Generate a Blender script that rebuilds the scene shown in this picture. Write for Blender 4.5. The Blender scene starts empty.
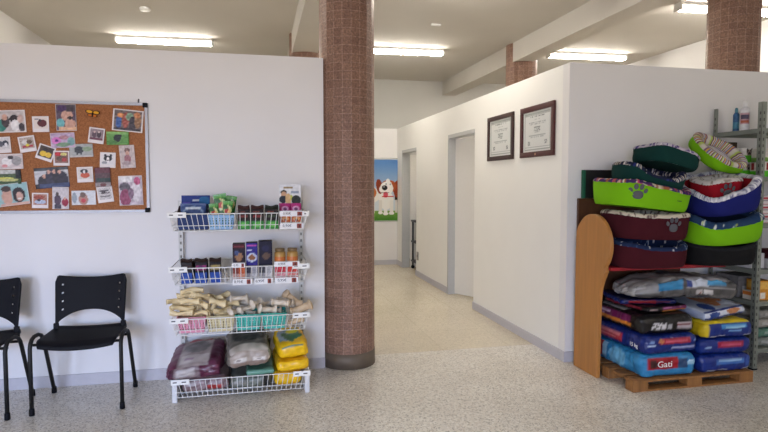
import bpy, math, random
from mathutils import Vector, Matrix, Euler, noise
random.seed(11)
SC = bpy.context.scene
COL = SC.collection
PI = math.pi
DEBUG = False

# ------------------------------------------------------------------ camera
FOC, YAW, PITCH, HCAM = 565.26, 0.219168, 0.058758, 1.46
cam_d = bpy.data.cameras.new('camera'); cam = bpy.data.objects.new('camera', cam_d); COL.objects.link(cam)
cam.location = (0, 0, HCAM); cam.rotation_euler = (PI/2 - PITCH, 0, -YAW)
cam_d.sensor_width = 36; cam_d.lens = 36*FOC/768; cam_d.clip_start = .05; cam_d.clip_end = 60
SC.camera = cam
_f = Vector((math.sin(YAW)*math.cos(PITCH), math.cos(YAW)*math.cos(PITCH), -math.sin(PITCH)))
_r = Vector((math.cos(YAW), -math.sin(YAW), 0)); _u = _r.cross(_f)
def at(px, py, axis, val):
    """a point of the photograph measured onto a plane of the room"""
    d = _r*((px-384)/FOC) + _u*(-(py-216)/FOC) + _f
    o = Vector((0, 0, HCAM)); return o + d*((val-o[axis])/d[axis])

# ------------------------------------------------------------------ colour
def lin(c):
    o = []
    for x in c[:3]:
        x = max(0., min(1., x/255.)); o.append(x/12.92 if x <= .04045 else ((x+.055)/1.055)**2.4)
    return (o[0], o[1], o[2], 1.)
def mix(a, b, t): return tuple(a[i]+(b[i]-a[i])*t for i in range(3))
def nz(x, y, z=0.): return noise.noise(Vector((x, y, z)))
def P(bg, *sh, n=0, ns=8, seed=0):
    def f(u, v):
        c = bg(u, v) if callable(bg) else bg
        for s in sh:
            k = s[0]
            if k == 'r':
                if s[1] <= u <= s[3] and s[2] <= v <= s[4]: c = s[5](u, v) if callable(s[5]) else s[5]
            elif k == 'e':
                dx, dy = u-s[1], v-s[2]
                if len(s) > 6:
                    a = s[6]; dx, dy = dx*math.cos(a)+dy*math.sin(a), -dx*math.sin(a)+dy*math.cos(a)
                if (dx/s[3])**2+(dy/s[4])**2 <= 1: c = s[5](u, v) if callable(s[5]) else s[5]
        if n:
            k = nz(u*ns, v*ns, seed)*n; c = (c[0]+k, c[1]+k, c[2]+k)
        return c
    return f
def grad(a, b): return lambda u, v: mix(a, b, v)
def busy(cols, seed=0, sc=5):
    def f(u, v):
        t = (nz(u*sc, v*sc, seed*7.3)*.9+.5)*len(cols)
        return cols[int(max(0, min(len(cols)-1, t)))]
    return f

# ------------------------------------------------------------------ materials
MATS = {}
def new_mat(name):
    m = bpy.data.materials.new(name); m.use_nodes = True
    return m, m.node_tree.nodes, m.node_tree.links, m.node_tree.nodes['Principled BSDF']
def mat(name, c, rough=.6, metal=0., var=.06, scale=30, bump=0., bscale=80, coat=0.):
    if name in MATS: return MATS[name]
    m, N, L, b = new_mat(name)
    tc = N.new('ShaderNodeTexCoord'); no = N.new('ShaderNodeTexNoise'); no.inputs['Scale'].default_value = scale
    L.new(tc.outputs['Object'], no.inputs['Vector'])
    rp = N.new('ShaderNodeValToRGB'); l = lin(c)
    rp.color_ramp.elements[0].color = tuple(x*(1-var) for x in l[:3])+(1,)
    rp.color_ramp.elements[1].color = tuple(min(1, x*(1+var)) for x in l[:3])+(1,)
    rp.color_ramp.elements[0].position = .3; rp.color_ramp.elements[1].position = .7
    L.new(no.outputs['Fac'], rp.inputs['Fac']); L.new(rp.outputs['Color'], b.inputs['Base Color'])
    b.inputs['Roughness'].default_value = rough; b.inputs['Metallic'].default_value = metal
    b.inputs['Coat Weight'].default_value = coat
    if bump:
        n2 = N.new('ShaderNodeTexNoise'); n2.inputs['Scale'].default_value = bscale; L.new(tc.outputs['Object'], n2.inputs['Vector'])
        bp = N.new('ShaderNodeBump'); bp.inputs['Strength'].default_value = bump; bp.inputs['Distance'].default_value = .004
        L.new(n2.outputs['Fac'], bp.inputs['Height']); L.new(bp.outputs['Normal'], b.inputs['Normal'])
    MATS[name] = m; return m
def vmat(name, rough=.5, bump=0., bscale=60, coat=0., spec=.5):
    """printed material: its colour is the print stored on the mesh"""
    if name in MATS: return MATS[name]
    m, N, L, b = new_mat(name)
    a = N.new('ShaderNodeAttribute'); a.attribute_name = 'Col'; L.new(a.outputs['Color'], b.inputs['Base Color'])
    b.inputs['Roughness'].default_value = rough; b.inputs['Coat Weight'].default_value = coat
    b.inputs['Specular IOR Level'].default_value = spec
    if bump:
        tc = N.new('ShaderNodeTexCoord'); n2 = N.new('ShaderNodeTexNoise'); n2.inputs['Scale'].default_value = bscale
        L.new(tc.outputs['Object'], n2.inputs['Vector'])
        bp = N.new('ShaderNodeBump'); bp.inputs['Strength'].default_value = bump; bp.inputs['Distance'].default_value = .006
        L.new(n2.outputs['Fac'], bp.inputs['Height']); L.new(bp.outputs['Normal'], b.inputs['Normal'])
    MATS[name] = m; return m
def emat(name, c, s):
    m, N, L, b = new_mat(name); l = lin(c)
    b.inputs['Base Color'].default_value = (.9, .9, .9, 1); b.inputs['Emission Color'].default_value = l; b.inputs['Emission Strength'].default_value = s
    return m

# ------------------------------------------------------------------ mesh building
class MB:
    def __init__(s): s.v, s.f, s.c, s.mi, s.sm = [], [], [], [], []
    def add(s, vs, fs, col=(200, 200, 200), mi=0, smooth=False, M=None):
        o = len(s.v)
        for p in vs:
            p = Vector(p); s.v.append(M @ p if M is not None else p)
        if isinstance(col, list): s.c += col
        else: s.c += [col]*len(vs)
        for f in fs: s.f.append(tuple(i+o for i in f)); s.mi.append(mi); s.sm.append(smooth)
        return s
    def box(s, x0, x1, y0, y1, z0, z1, col=(200, 200, 200), mi=0, M=None):
        vs = [(x, y, z) for z in (z0, z1) for y in (y0, y1) for x in (x0, x1)]
        return s.add(vs, [(0, 2, 3, 1), (4, 5, 7, 6), (0, 1, 5, 4), (2, 6, 7, 3), (0, 4, 6, 2), (1, 3, 7, 5)], col, mi, False, M)
    def tube(s, pts, r, n=8, col=(200, 200, 200), mi=0, M=None):
        pts = [Vector(p) for p in pts]; R = r if isinstance(r, (list, tuple)) else [r]*len(pts)
        vs, fs = [], []; t0 = (pts[1]-pts[0]).normalized()
        a = t0.orthogonal().normalized()
        for i, p in enumerate(pts):
            t = (pts[min(i+1, len(pts)-1)]-pts[max(i-1, 0)])
            t = t.normalized() if t.length > 1e-9 else t0
            a = (a-t*a.dot(t)); a = a.normalized() if a.length > 1e-6 else t.orthogonal().normalized(); b = t.cross(a)
            for k in range(n):
                w = 2*PI*k/n+PI/n; vs.append(p+(a*math.cos(w)+b*math.sin(w))*R[i])
        for i in range(len(pts)-1):
            for k in range(n):
                k2 = (k+1) % n; fs.append((i*n+k, i*n+k2, (i+1)*n+k2, (i+1)*n+k))
        fs.append(tuple(range(n-1, -1, -1))); fs.append(tuple((len(pts)-1)*n+k for k in range(n)))
        return s.add(vs, fs, col, mi, n > 4, M)
    def lathe(s, prof, n=20, col=(200, 200, 200), mi=0, M=None, smooth=True):
        vs, fs, cs = [], [], []
        for i, q in enumerate(prof):
            for k in range(n):
                w = 2*PI*k/n; vs.append((q[0]*math.cos(w), q[0]*math.sin(w), q[1])); cs.append(q[2] if len(q) > 2 else col)
        for i in range(len(prof)-1):
            for k in range(n):
                k2 = (k+1) % n; fs.append((i*n+k, i*n+k2, (i+1)*n+k2, (i+1)*n+k))
        fs.append(tuple(range(n-1, -1, -1))); fs.append(tuple((len(prof)-1)*n+k for k in range(n)))
        return s.add(vs, fs, cs, mi, smooth, M)
    def grid(s, fn, nu, nv, col=(200, 200, 200), mi=0, smooth=True, skip=None, M=None, flip=False):
        vs, fs, cs = [], [], []
        for j in range(nv+1):
            for i in range(nu+1):
                u, v = i/nu, j/nv; vs.append(fn(u, v)); cs.append(col(u, v) if callable(col) else col)
        for j in range(nv):
            for i in range(nu):
                if skip and skip(i, j): continue
                q = (j*(nu+1)+i, j*(nu+1)+i+1, (j+1)*(nu+1)+i+1, (j+1)*(nu+1)+i)
                fs.append(q[::-1] if flip else q)
        return s.add(vs, fs, cs, mi, smooth, M)
    def prism(s, outline, t0, t1, axis=0, col=(200, 200, 200), mi=0, M=None):
        """outline in the two other axes, pushed from t0 to t1 along axis"""
        n = len(outline)
        def p(t, q): return (t, q[0], q[1]) if axis == 0 else ((q[0], t, q[1]) if axis == 1 else (q[0], q[1], t))
        vs = [p(t0, q) for q in outline]+[p(t1, q) for q in outline]
        fs = [tuple(range(n)), tuple(range(2*n-1, n-1, -1))]+[(i, i+n, (i+1) % n+n, (i+1) % n) for i in range(n)]
        return s.add(vs, fs, col, mi, False, M)
    def rbox(s, w, d, h, r=.01, cell=.02, paint=None, col=(200, 200, 200), amp=0., ns=6, seed=0, M=None, mi=0, flat=False, bulge=0., seg=3):
        """box standing on z=0, rounded edges, each face with its own print: paint[face](u, v)"""
        H = (w/2, d/2, h/2); r = min(r, *[x*.98 for x in H]); paint = paint or {}
        def axis(hh):
            e = [r*(1-math.cos(PI/2*k/seg)) for k in range(seg)] if r > 1e-5 else [0.]
            n = max(1, int(round((2*hh-2*r)/cell))); inner = [-hh+r+(2*hh-2*r)*k/n for k in range(n+1)]
            if r <= 1e-5: return inner
            return [-hh+q for q in e]+inner+[hh-q for q in e[::-1]]
        A = [axis(x) for x in H]
        spec = {'-y': (0, 2, 1, -1, 1), '+y': (0, 2, 1, 1, -1), '-x': (1, 2, 0, -1, -1), '+x': (1, 2, 0, 1, 1), '+z': (0, 1, 2, 1, 1), '-z': (0, 1, 2, -1, -1)}
        for name, (ai, bi, ci, sg, us) in spec.items():
            fn = paint.get(name, paint.get('*', col)); vs, cs, fs = [], [], []
            for b in A[bi]:
                for a in A[ai]:
                    p = [0, 0, 0]; p[ai], p[bi], p[ci] = a, b, sg*H[ci]
                    q = [max(-(H[k]-r), min(H[k]-r, p[k])) for k in range(3)]
                    dv = Vector([p[k]-q[k] for k in range(3)]); nn = dv.normalized() if dv.length > 1e-9 else Vector([0, 0, 0])
                    q = Vector(q)+nn*r
                    if bulge and ci != 2: q += nn*bulge*(1-(q[2]/H[2])**2)
                    if amp:
                        k = noise.noise(Vector((q[0]*ns*3+seed*3.1, q[1]*ns*3, q[2]*ns*5)))+.5*noise.noise(Vector((q[0]*ns*9, q[1]*ns*9+seed, q[2]*ns*9)))
                        if ci != 2: k += .7*noise.noise(Vector((q[0]*48+seed, q[1]*48, q[2]*9)))
                        q += nn*amp*k
                        q[2] = max(-H[2], min(H[2], q[2]))
                    u = (a/H[ai]+1)/2; u = u if us > 0 else 1-u; v = (b/H[bi]+1)/2
                    vs.append((q[0], q[1], q[2]+H[2])); cs.append(fn(u, v) if callable(fn) else fn)
            na = len(A[ai])
            for j in range(len(A[bi])-1):
                for i in range(na-1):
                    f = (j*na+i, j*na+i+1, (j+1)*na+i+1, (j+1)*na+i)
                    good = (ci != 1 and sg > 0) or (ci == 1 and sg < 0)
                    fs.append(f if good else f[::-1])
            s.add(vs, fs, cs, mi, not flat, M)
        return s
    def build(s, name, m, parent=None, loc=None, rot=None, solid=0.):
        me = bpy.data.meshes.new(name); me.from_pydata([tuple(p) for p in s.v], [], s.f)
        me.polygons.foreach_set('use_smooth', s.sm); me.polygons.foreach_set('material_index', s.mi)
        a = me.color_attributes.new('Col', 'FLOAT_COLOR', 'POINT')
        flat = []
        cache = {}
        for c in s.c:
            if c not in cache: cache[c] = lin(c)
            flat.extend(cache[c])
        a.data.foreach_set('color', flat)
        for x in (m if isinstance(m, (list, tuple)) else [m]): me.materials.append(x)
        me.update()
        o = bpy.data.objects.new(name, me); COL.objects.link(o)
        if parent: o.parent = parent
        if loc is not None: o.location = loc
        if rot is not None: o.rotation_euler = rot
        if solid:
            md = o.modifiers.new('solid', 'SOLIDIFY'); md.thickness = solid; md.offset = 0
        return o
def tag(o, label, cat, group=None):
    o['label'] = label; o['category'] = cat
    if group: o['group'] = group
    return o
def thing(name, label, cat, loc=(0, 0, 0), rot=(0, 0, 0), group=None):
    o = bpy.data.objects.new(name, None); COL.objects.link(o); o.empty_display_size = .05
    o.location = loc; o.rotation_euler = rot; return tag(o, label, cat, group)
def struct(o): o['kind'] = 'structure'; return o
def copy_tree(o, parent=None):
    c = o.copy(); COL.objects.link(c)
    if parent: c.parent = parent
    for ch in list(o.children): copy_tree(ch, c)
    return c
def letters(txt, size, m, parent, loc, rot=(PI/2, 0, 0), depth=.0008, sx=1., name='lettering'):
    cu = bpy.data.curves.new(name, 'FONT'); cu.body = txt; cu.size = size; cu.extrude = depth; cu.align_x = 'CENTER'; cu.align_y = 'CENTER'; cu.resolution_u = 3
    t = bpy.data.objects.new('tmp', cu); COL.objects.link(t)
    dg = bpy.context.evaluated_depsgraph_get(); me = bpy.data.meshes.new_from_object(t.evaluated_get(dg))
    bpy.data.objects.remove(t); bpy.data.curves.remove(cu)
    me.name = name; me.materials.clear(); me.materials.append(m)
    o = bpy.data.objects.new(name, me); COL.objects.link(o); o.parent = parent; o.location = loc; o.rotation_euler = rot; o.scale = (sx, 1, 1); return o
# ------------------------------------------------------------------ room materials
M_wall_cool = mat('painted_wall', (233, 231, 230), .75, var=.012, scale=3, bump=.05, bscale=140)
M_ceil = mat('ceiling_paint', (204, 199, 191), .9, var=.03, scale=1.3, bump=.04, bscale=60)
M_base = mat('baseboard_paint', (193, 191, 197), .5, var=.03)
M_alu = mat('brushed_aluminium', (150, 151, 154), .45, .5, var=.04)
M_steel = mat('stainless_steel', (112, 101, 88), .6, .5, var=.1, scale=8)
M_wirewhite = mat('white_coated_wire', (232, 232, 230), .4)
M_white = mat('white_plastic', (236, 236, 234), .45)
M_black = mat('black_plastic', (12, 13, 20), .6, var=.08)
M_black.node_tree.nodes['Principled BSDF'].inputs['Specular IOR Level'].default_value = .18
M_blackmetal = mat('black_painted_tube', (10, 10, 12), .62)
M_print = vmat('glossy_photo_print', .4, spec=.25)
M_paper = vmat('printed_card', .55, spec=.25)
M_foil = vmat('printed_foil_bag', .33, bump=.4, bscale=22, coat=.05, spec=.4)
M_sack = vmat('printed_woven_sack', .36, bump=.3, bscale=18)
M_fabric = vmat('printed_fabric', .92, bump=.25, bscale=240, spec=.2)
M_raw = vmat('rawhide', .6, bump=.3, bscale=60)
M_plast = vmat('coloured_plastic', .4)
M_grey = mat('galvanised_grey', (132, 138, 130), .5, .35, var=.07, scale=12)
M_ink = mat('dark_ink', (35, 35, 40), .6)
M_inkw = mat('white_ink', (238, 238, 236), .6)

def floor_mat():
    m, N, L, b = new_mat('terrazzo')
    tc = N.new('ShaderNodeTexCoord')
    def vor(scale, rnd=1.):
        v = N.new('ShaderNodeTexVoronoi'); v.inputs['Scale'].default_value = scale; v.inputs['Randomness'].default_value = rnd
        L.new(tc.outputs['Object'], v.inputs['Vector']); return v
    v1 = vor(88); v2 = vor(150)
    r1 = N.new('ShaderNodeValToRGB'); r1.color_ramp.interpolation = 'CONSTANT'
    e = r1.color_ramp.elements
    cols = [(0, (196, 190, 180)), (.12, (217, 212, 202)), (.3, (228, 224, 215)), (.55, (223, 218, 208)), (.76, (236, 233, 226)), (.9, (213, 205, 192))]
    e[0].position = 0; e[0].color = lin(cols[0][1]); e[1].position = cols[1][0]; e[1].color = lin(cols[1][1])
    for p, c in cols[2:]:
        x = e.new(p); x.color = lin(c)
    sep = N.new('ShaderNodeSeparateColor'); L.new(v1.outputs['Color'], sep.inputs['Color']); L.new(sep.outputs['Red'], r1.inputs['Fac'])
    sep2 = N.new('ShaderNodeSeparateColor'); L.new(v2.outputs['Color'], sep2.inputs['Color'])
    lt = N.new('ShaderNodeMath'); lt.operation = 'LESS_THAN'; lt.inputs[1].default_value = .1; L.new(sep2.outputs['Green'], lt.inputs[0])
    mx = N.new('ShaderNodeMixRGB'); mx.inputs['Color2'].default_value = lin((160, 153, 144)); L.new(lt.outputs[0], mx.inputs['Fac']); L.new(r1.outputs['Color'], mx.inputs['Color1'])
    no = N.new('ShaderNodeTexNoise'); no.inputs['Scale'].default_value = 1.7; no.inputs['Detail'].default_value = 5; L.new(tc.outputs['Object'], no.inputs['Vector'])
    rp = N.new('ShaderNodeValToRGB'); rp.color_ramp.elements[0].position = .3; rp.color_ramp.elements[0].color = (.86, .84, .81, 1); rp.color_ramp.elements[1].position = .7; rp.color_ramp.elements[1].color = (1, 1, 1, 1)
    L.new(no.outputs['Fac'], rp.inputs['Fac'])
    mm = N.new('ShaderNodeMixRGB'); mm.blend_type = 'MULTIPLY'; mm.inputs['Fac'].default_value = 1; L.new(mx.outputs['Color'], mm.inputs['Color1']); L.new(rp.outputs['Color'], mm.inputs['Color2'])
    br = N.new('ShaderNodeTexBrick'); br.offset = 0; br.inputs['Scale'].default_value = 1; br.inputs['Brick Width'].default_value = .62; br.inputs['Row Height'].default_value = .62
    br.inputs['Mortar Size'].default_value = .0035; br.inputs['Color1'].default_value = (1, 1, 1, 1); br.inputs['Color2'].default_value = (.9, .89, .87, 1); br.inputs['Mortar'].default_value = (.62, .57, .5, 1)
    mp = N.new('ShaderNodeMapping'); mp.inputs['Location'].default_value = (-.325, -.29, 0); L.new(tc.outputs['Object'], mp.inputs['Vector']); L.new(mp.outputs['Vector'], br.inputs['Vector'])
    m3 = N.new('ShaderNodeMixRGB'); m3.blend_type = 'MULTIPLY'; m3.inputs['Fac'].default_value = .12; L.new(mm.outputs['Color'], m3.inputs['Color1']); L.new(br.outputs['Color'], m3.inputs['Color2'])
    # past the partition line the floor is tinted yellower, less speckled and smoother
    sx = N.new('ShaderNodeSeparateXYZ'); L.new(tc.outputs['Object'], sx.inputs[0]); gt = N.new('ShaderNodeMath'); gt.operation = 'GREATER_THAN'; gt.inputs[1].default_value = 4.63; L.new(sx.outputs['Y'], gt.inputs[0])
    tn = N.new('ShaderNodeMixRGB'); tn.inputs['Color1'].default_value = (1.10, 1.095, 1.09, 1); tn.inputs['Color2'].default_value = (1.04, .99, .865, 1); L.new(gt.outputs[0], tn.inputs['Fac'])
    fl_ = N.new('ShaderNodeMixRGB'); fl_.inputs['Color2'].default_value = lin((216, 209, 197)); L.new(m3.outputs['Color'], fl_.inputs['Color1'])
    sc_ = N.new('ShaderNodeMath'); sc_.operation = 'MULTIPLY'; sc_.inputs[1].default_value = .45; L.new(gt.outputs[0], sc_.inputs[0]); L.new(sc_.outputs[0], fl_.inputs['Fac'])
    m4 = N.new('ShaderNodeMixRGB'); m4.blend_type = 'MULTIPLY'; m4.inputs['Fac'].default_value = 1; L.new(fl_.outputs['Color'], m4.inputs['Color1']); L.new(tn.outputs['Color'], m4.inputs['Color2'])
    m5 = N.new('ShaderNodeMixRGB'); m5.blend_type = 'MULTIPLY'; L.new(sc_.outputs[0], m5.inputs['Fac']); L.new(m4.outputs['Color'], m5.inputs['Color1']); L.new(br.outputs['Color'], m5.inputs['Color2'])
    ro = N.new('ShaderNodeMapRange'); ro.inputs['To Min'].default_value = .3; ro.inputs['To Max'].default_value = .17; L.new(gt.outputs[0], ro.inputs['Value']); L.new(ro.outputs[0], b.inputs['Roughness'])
    L.new(m5.outputs['Color'], b.inputs['Base Color'])
    b.inputs['Specular IOR Level'].default_value = .45
    return m
def tile_mat():
    m, N, L, b = new_mat('column_mosaic_tile')
    uv = N.new('ShaderNodeUVMap'); br = N.new('ShaderNodeTexBrick'); br.offset = 0
    br.inputs['Scale'].default_value = 1; br.inputs['Brick Width'].default_value = 1.; br.inputs['Row Height'].default_value = 1.; br.inputs['Mortar Size'].default_value = .035
    br.inputs['Color1'].default_value = lin((146, 114, 97)); br.inputs['Color2'].default_value = lin((133, 102, 87)); br.inputs['Mortar'].default_value = lin((162, 133, 119))
    L.new(uv.outputs['UV'], br.inputs['Vector'])
    tc = N.new('ShaderNodeTexCoord'); no = N.new('ShaderNodeTexNoise'); no.inputs['Scale'].default_value = 75; no.inputs['Detail'].default_value = 4; L.new(tc.outputs['Object'], no.inputs['Vector'])
    rp = N.new('ShaderNodeValToRGB'); rp.color_ramp.elements[0].position = .3; rp.color_ramp.elements[0].color = (.58, .56, .55, 1); rp.color_ramp.elements[1].position = .7; rp.color_ramp.elements[1].color = (1.28, 1.25, 1.22, 1)
    L.new(no.outputs['Fac'], rp.inputs['Fac'])
    mm = N.new('ShaderNodeMixRGB'); mm.blend_type = 'MULTIPLY'; mm.inputs['Fac'].default_value = 1; L.new(br.outputs['Color'], mm.inputs['Color1']); L.new(rp.outputs['Color'], mm.inputs['Color2'])
    L.new(mm.outputs['Color'], b.inputs['Base Color']); b.inputs['Roughness'].default_value = .5; b.inputs['Specular IOR Level'].default_value = .35
    bp = N.new('ShaderNodeBump'); bp.inputs['Strength'].default_value = .5; bp.inputs['Distance'].default_value = .003; bp.invert = True
    L.new(br.outputs['Fac'], bp.inputs['Height']); L.new(bp.outputs['Normal'], b.inputs['Normal'])
    return m
def wood_mat(name, c, rough=.5, sc=3., rot=(0, 0, 0), k=.22):
    m, N, L, b = new_mat(name)
    tc = N.new('ShaderNodeTexCoord'); mp = N.new('ShaderNodeMapping'); mp.inputs['Rotation'].default_value = rot; mp.inputs['Scale'].default_value = (14, 14, 1.2)
    L.new(tc.outputs['Object'], mp.inputs['Vector']); no = N.new('ShaderNodeTexNoise'); no.inputs['Scale'].default_value = sc; no.inputs['Detail'].default_value = 6; L.new(mp.outputs['Vector'], no.inputs['Vector'])
    rp = N.new('ShaderNodeValToRGB'); l = lin(c); rp.color_ramp.elements[0].color = tuple(x*(1-k) for x in l[:3])+(1,); rp.color_ramp.elements[1].color = tuple(x*(1+k) for x in l[:3])+(1,)
    rp.color_ramp.elements[0].position = .32; rp.color_ramp.elements[1].position = .68
    L.new(no.outputs['Fac'], rp.inputs['Fac']); L.new(rp.outputs['Color'], b.inputs['Base Color']); b.inputs['Roughness'].default_value = rough
    return m
def cork_mat():
    m, N, L, b = new_mat('cork')
    tc = N.new('ShaderNodeTexCoord'); no = N.new('ShaderNodeTexNoise'); no.inputs['Scale'].default_value = 120; no.inputs['Detail'].default_value = 5; L.new(tc.outputs['Object'], no.inputs['Vector'])
    rp = N.new('ShaderNodeValToRGB'); rp.color_ramp.elements[0].color = lin((134, 82, 49)); rp.color_ramp.elements[1].color = lin((174, 114, 71)); rp.color_ramp.elements[0].position = .3; rp.color_ramp.elements[1].position = .65
    L.new(no.outputs['Fac'], rp.inputs['Fac']); L.new(rp.outputs['Color'], b.inputs['Base Color']); b.inputs['Roughness'].default_value = .9
    return m

# ------------------------------------------------------------------ room shell
YL, XC, YR, HP, HC = 4.391, 2.426, 4.113, 2.414, 3.40   # partition planes, partition height, ceiling height
XW, XE, YS, YN, YE = -2.81, 5.95, -4.0, 10.5, 9.80
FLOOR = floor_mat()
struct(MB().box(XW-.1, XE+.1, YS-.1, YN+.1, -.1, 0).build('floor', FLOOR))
struct(MB().box(XW-.1, XE+.1, YS-.1, YN+.1, HC, HC+.1).build('ceiling', M_ceil))
struct(MB().box(XW, XE, YN, YN+.1, 0, HC).build('wall_north', mat('far_wall_paint', (206, 205, 201), .8, var=.012, scale=3)))
struct(MB().box(XE, XE+.1, YS, YN+.1, 0, HC).build('wall_east', M_wall_cool))
# west outer wall with a broad shop window, south outer wall with a glazed entrance, both behind the photographer
WY0, WY1, WZ0, WZ1 = -3.4, .4, .4, 2.2
w = MB(); w.box(XW-.1, XW, YS, WY0, 0, HC); w.box(XW-.1, XW, WY1, YN+.1, 0, HC); w.box(XW-.1, XW, WY0, WY1, 0, WZ0); w.box(XW-.1, XW, WY0, WY1, WZ1, HC)
struct(w.build('wall_west', M_wall_cool))
SX0, SX1, SZ1 = -2.7, -.5, 2.15
w = MB(); w.box(XW-.1, SX0, YS-.1, YS, 0, HC); w.box(SX1, XE+.1, YS-.1, YS, 0, HC); w.box(SX0, SX1, YS-.1, YS, SZ1, HC)
struct(w.build('wall_south', M_wall_cool))
def win(name, x0, x1, y0, y1, z0, z1, n, along):
    t = bpy.data.objects.new(name, None); COL.objects.link(t); struct(t); g = MB()
    b = .05
    if along == 'y':
        g.box(x0, x1, y0, y1, z0, z0+b); g.box(x0, x1, y0, y1, z1-b, z1)
        for k in range(n+1):
            y = y0+(y1-y0-b)*k/n; g.box(x0, x1, y, y+b, z0+b, z1-b)
    else:
        g.box(x0, x1, y0, y1, z0, z0+b); g.box(x0, x1, y0, y1, z1-b, z1)
        for k in range(n+1):
            x = x0+(x1-x0-b)*k/n; g.box(x, x+b, y0, y1, z0+b, z1-b)
    g.build('window_frame', M_alu, t)
win('window_1', XW-.08, XW-.02, WY0, WY1, WZ0, WZ1, 3, 'y')
win('window_2', SX0, SX1, YS-.08, YS-.02, 0, SZ1, 2, 'x')
struct(MB().box(XW, .50, YL, YL+.1, 0, HP).build('wall_left', M_wall_cool))
struct(MB().box(XC, XE, YR, YR+.1, 0, HP).build('wall_right', M_wall_cool))
D1a, D1b, D1h, D2a, D2b, D2h = 6.12, 6.99, 2.05, 8.56, 9.40, 1.985
w = MB(); y0 = YR+.1
w.box(XC, XC+.1, y0, D1a, 0, HP); w.box(XC, XC+.1, D1a, D1b, D1h, HP); w.box(XC, XC+.1, D1b, D2a, 0, HP); w.box(XC, XC+.1, D2a, D2b, D2h, HP); w.box(XC, XC+.1, D2b, YE, 0, HP)
struct(w.build('wall_corridor', mat('corridor_paint', (242, 241, 236), .7, var=.01, scale=3)))
struct(MB().box(.62, XC+.1, YE, YE+.1, 0, HP).build('wall_end', M_wall_cool))
struct(MB().box(.62, .72, YL+.3, YE, 0, HP).build('wall_passage', M_wall_cool))
# skirting
def sk(name, *b):
    struct(MB().box(*b).build(name, M_base))
sk('baseboard_left', XW, .50, YL-.012, YL, 0, .083)
sk('baseboard_right', XC, XE, YR-.012, YR, 0, .083)
g = MB(); g.box(XC-.012, XC, YR-.012, D1a, 0, .083); g.box(XC-.012, XC, D1b+.05, D2a, 0, .083); g.box(XC-.012, XC, D2b+.05, YE, 0, .083)
struct(g.build('baseboard_corridor', M_base))
sk('baseboard_end', .72, XC, YE-.012, YE, 0, .083)
# doors: aluminium jambs, door 1 a leaf standing ajar into the room, door 2 open
M_jamb = mat('door_frame_grey', (186, 188, 188), .45, var=.02)
def jamb(name, a, b, h):
    t = bpy.data.objects.new(name, None); COL.objects.link(t); struct(t)
    g = MB(); g.box(XC-.014, XC+.114, b-.014, b+.024, .001, h+.024); g.box(XC-.014, XC+.114, a, b-.014, h-.02, h+.024); g.box(XC+.03, XC+.114, a-.02, a+.012, .001, h-.02)
    g.build('door_frame', M_jamb, t); return t
d1 = jamb('door_1', D1a, D1b, D1h); d2 = jamb('door_2', D2a, D2b, D2h)
lf = MB().box(0, .035, -.78, 0, .012, D1h-.03).build('door_leaf', mat('door_white', (228, 226, 220), .5, var=.01), d1, (XC+.075, D1b-.018, 0), (0, 0, math.radians(29)))
hd = MB(); hd.tube([(-.01, -.74, 1.02), (-.05, -.74, 1.02), (-.055, -.63, 1.02)], .009, 8); hd.box(-.008, 0, -.765, -.715, .95, 1.09); hd.build('door_handle', M_alu, lf)
lf2 = MB().box(0, .78, -.035, 0, .012, D2h-.05).build('door_leaf', mat('door_white', (228, 226, 220), .5), d2, (XC+.12, D2b-.02, 0), (0, 0, math.radians(-3)))
hd = MB(); hd.tube([(.72, -.045, 1.02), (.72, -.09, 1.02), (.61, -.095, 1.02)], .009, 8); hd.build('door_handle', M_alu, lf2)
# beams and columns
struct(MB().box(.45, .78, YS, YN, 3.14, HC).build('beam', M_ceil))
struct(MB().box(3.49, 3.75, YS, YN, 3.14, HC).build('beam', M_ceil))
TILE = tile_mat()
def column(x, y, top, base=True):
    n = 20; r = .218; ht = .0643
    me = bpy.data.meshes.new('column'); vs = []; fs = []
    for z in (0.12, top):
        for k in range(n): a = 2*PI*k/n; vs.append((r*math.cos(a), r*math.sin(a), z))
    for k in range(n): fs.append((k, (k+1) % n, n+(k+1) % n, n+k))
    me.from_pydata(vs, [], fs); ul = me.uv_layers.new(name='UVMap')
    for p in me.polygons:
        k = p.index
        for li, uvv in zip(p.loop_indices, ((k, 0.), (k+1, 0.), (k+1, (top-.12)/ht), (k, (top-.12)/ht))): ul.data[li].uv = uvv
    me.materials.append(TILE); o = bpy.data.objects.new('column', me); COL.objects.link(o); o.location = (x, y, 0); struct(o)
    g = MB(); g.lathe([(.212, 0), (.221, .002), (.221, .12), (.212, .122)], 40); g.build('column_base', M_steel, o)
column(.70, 4.50, 3.14); column(.64, 7.62, HC); column(4.29, 4.47, HC); column(3.675, 7.52, HC)
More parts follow.
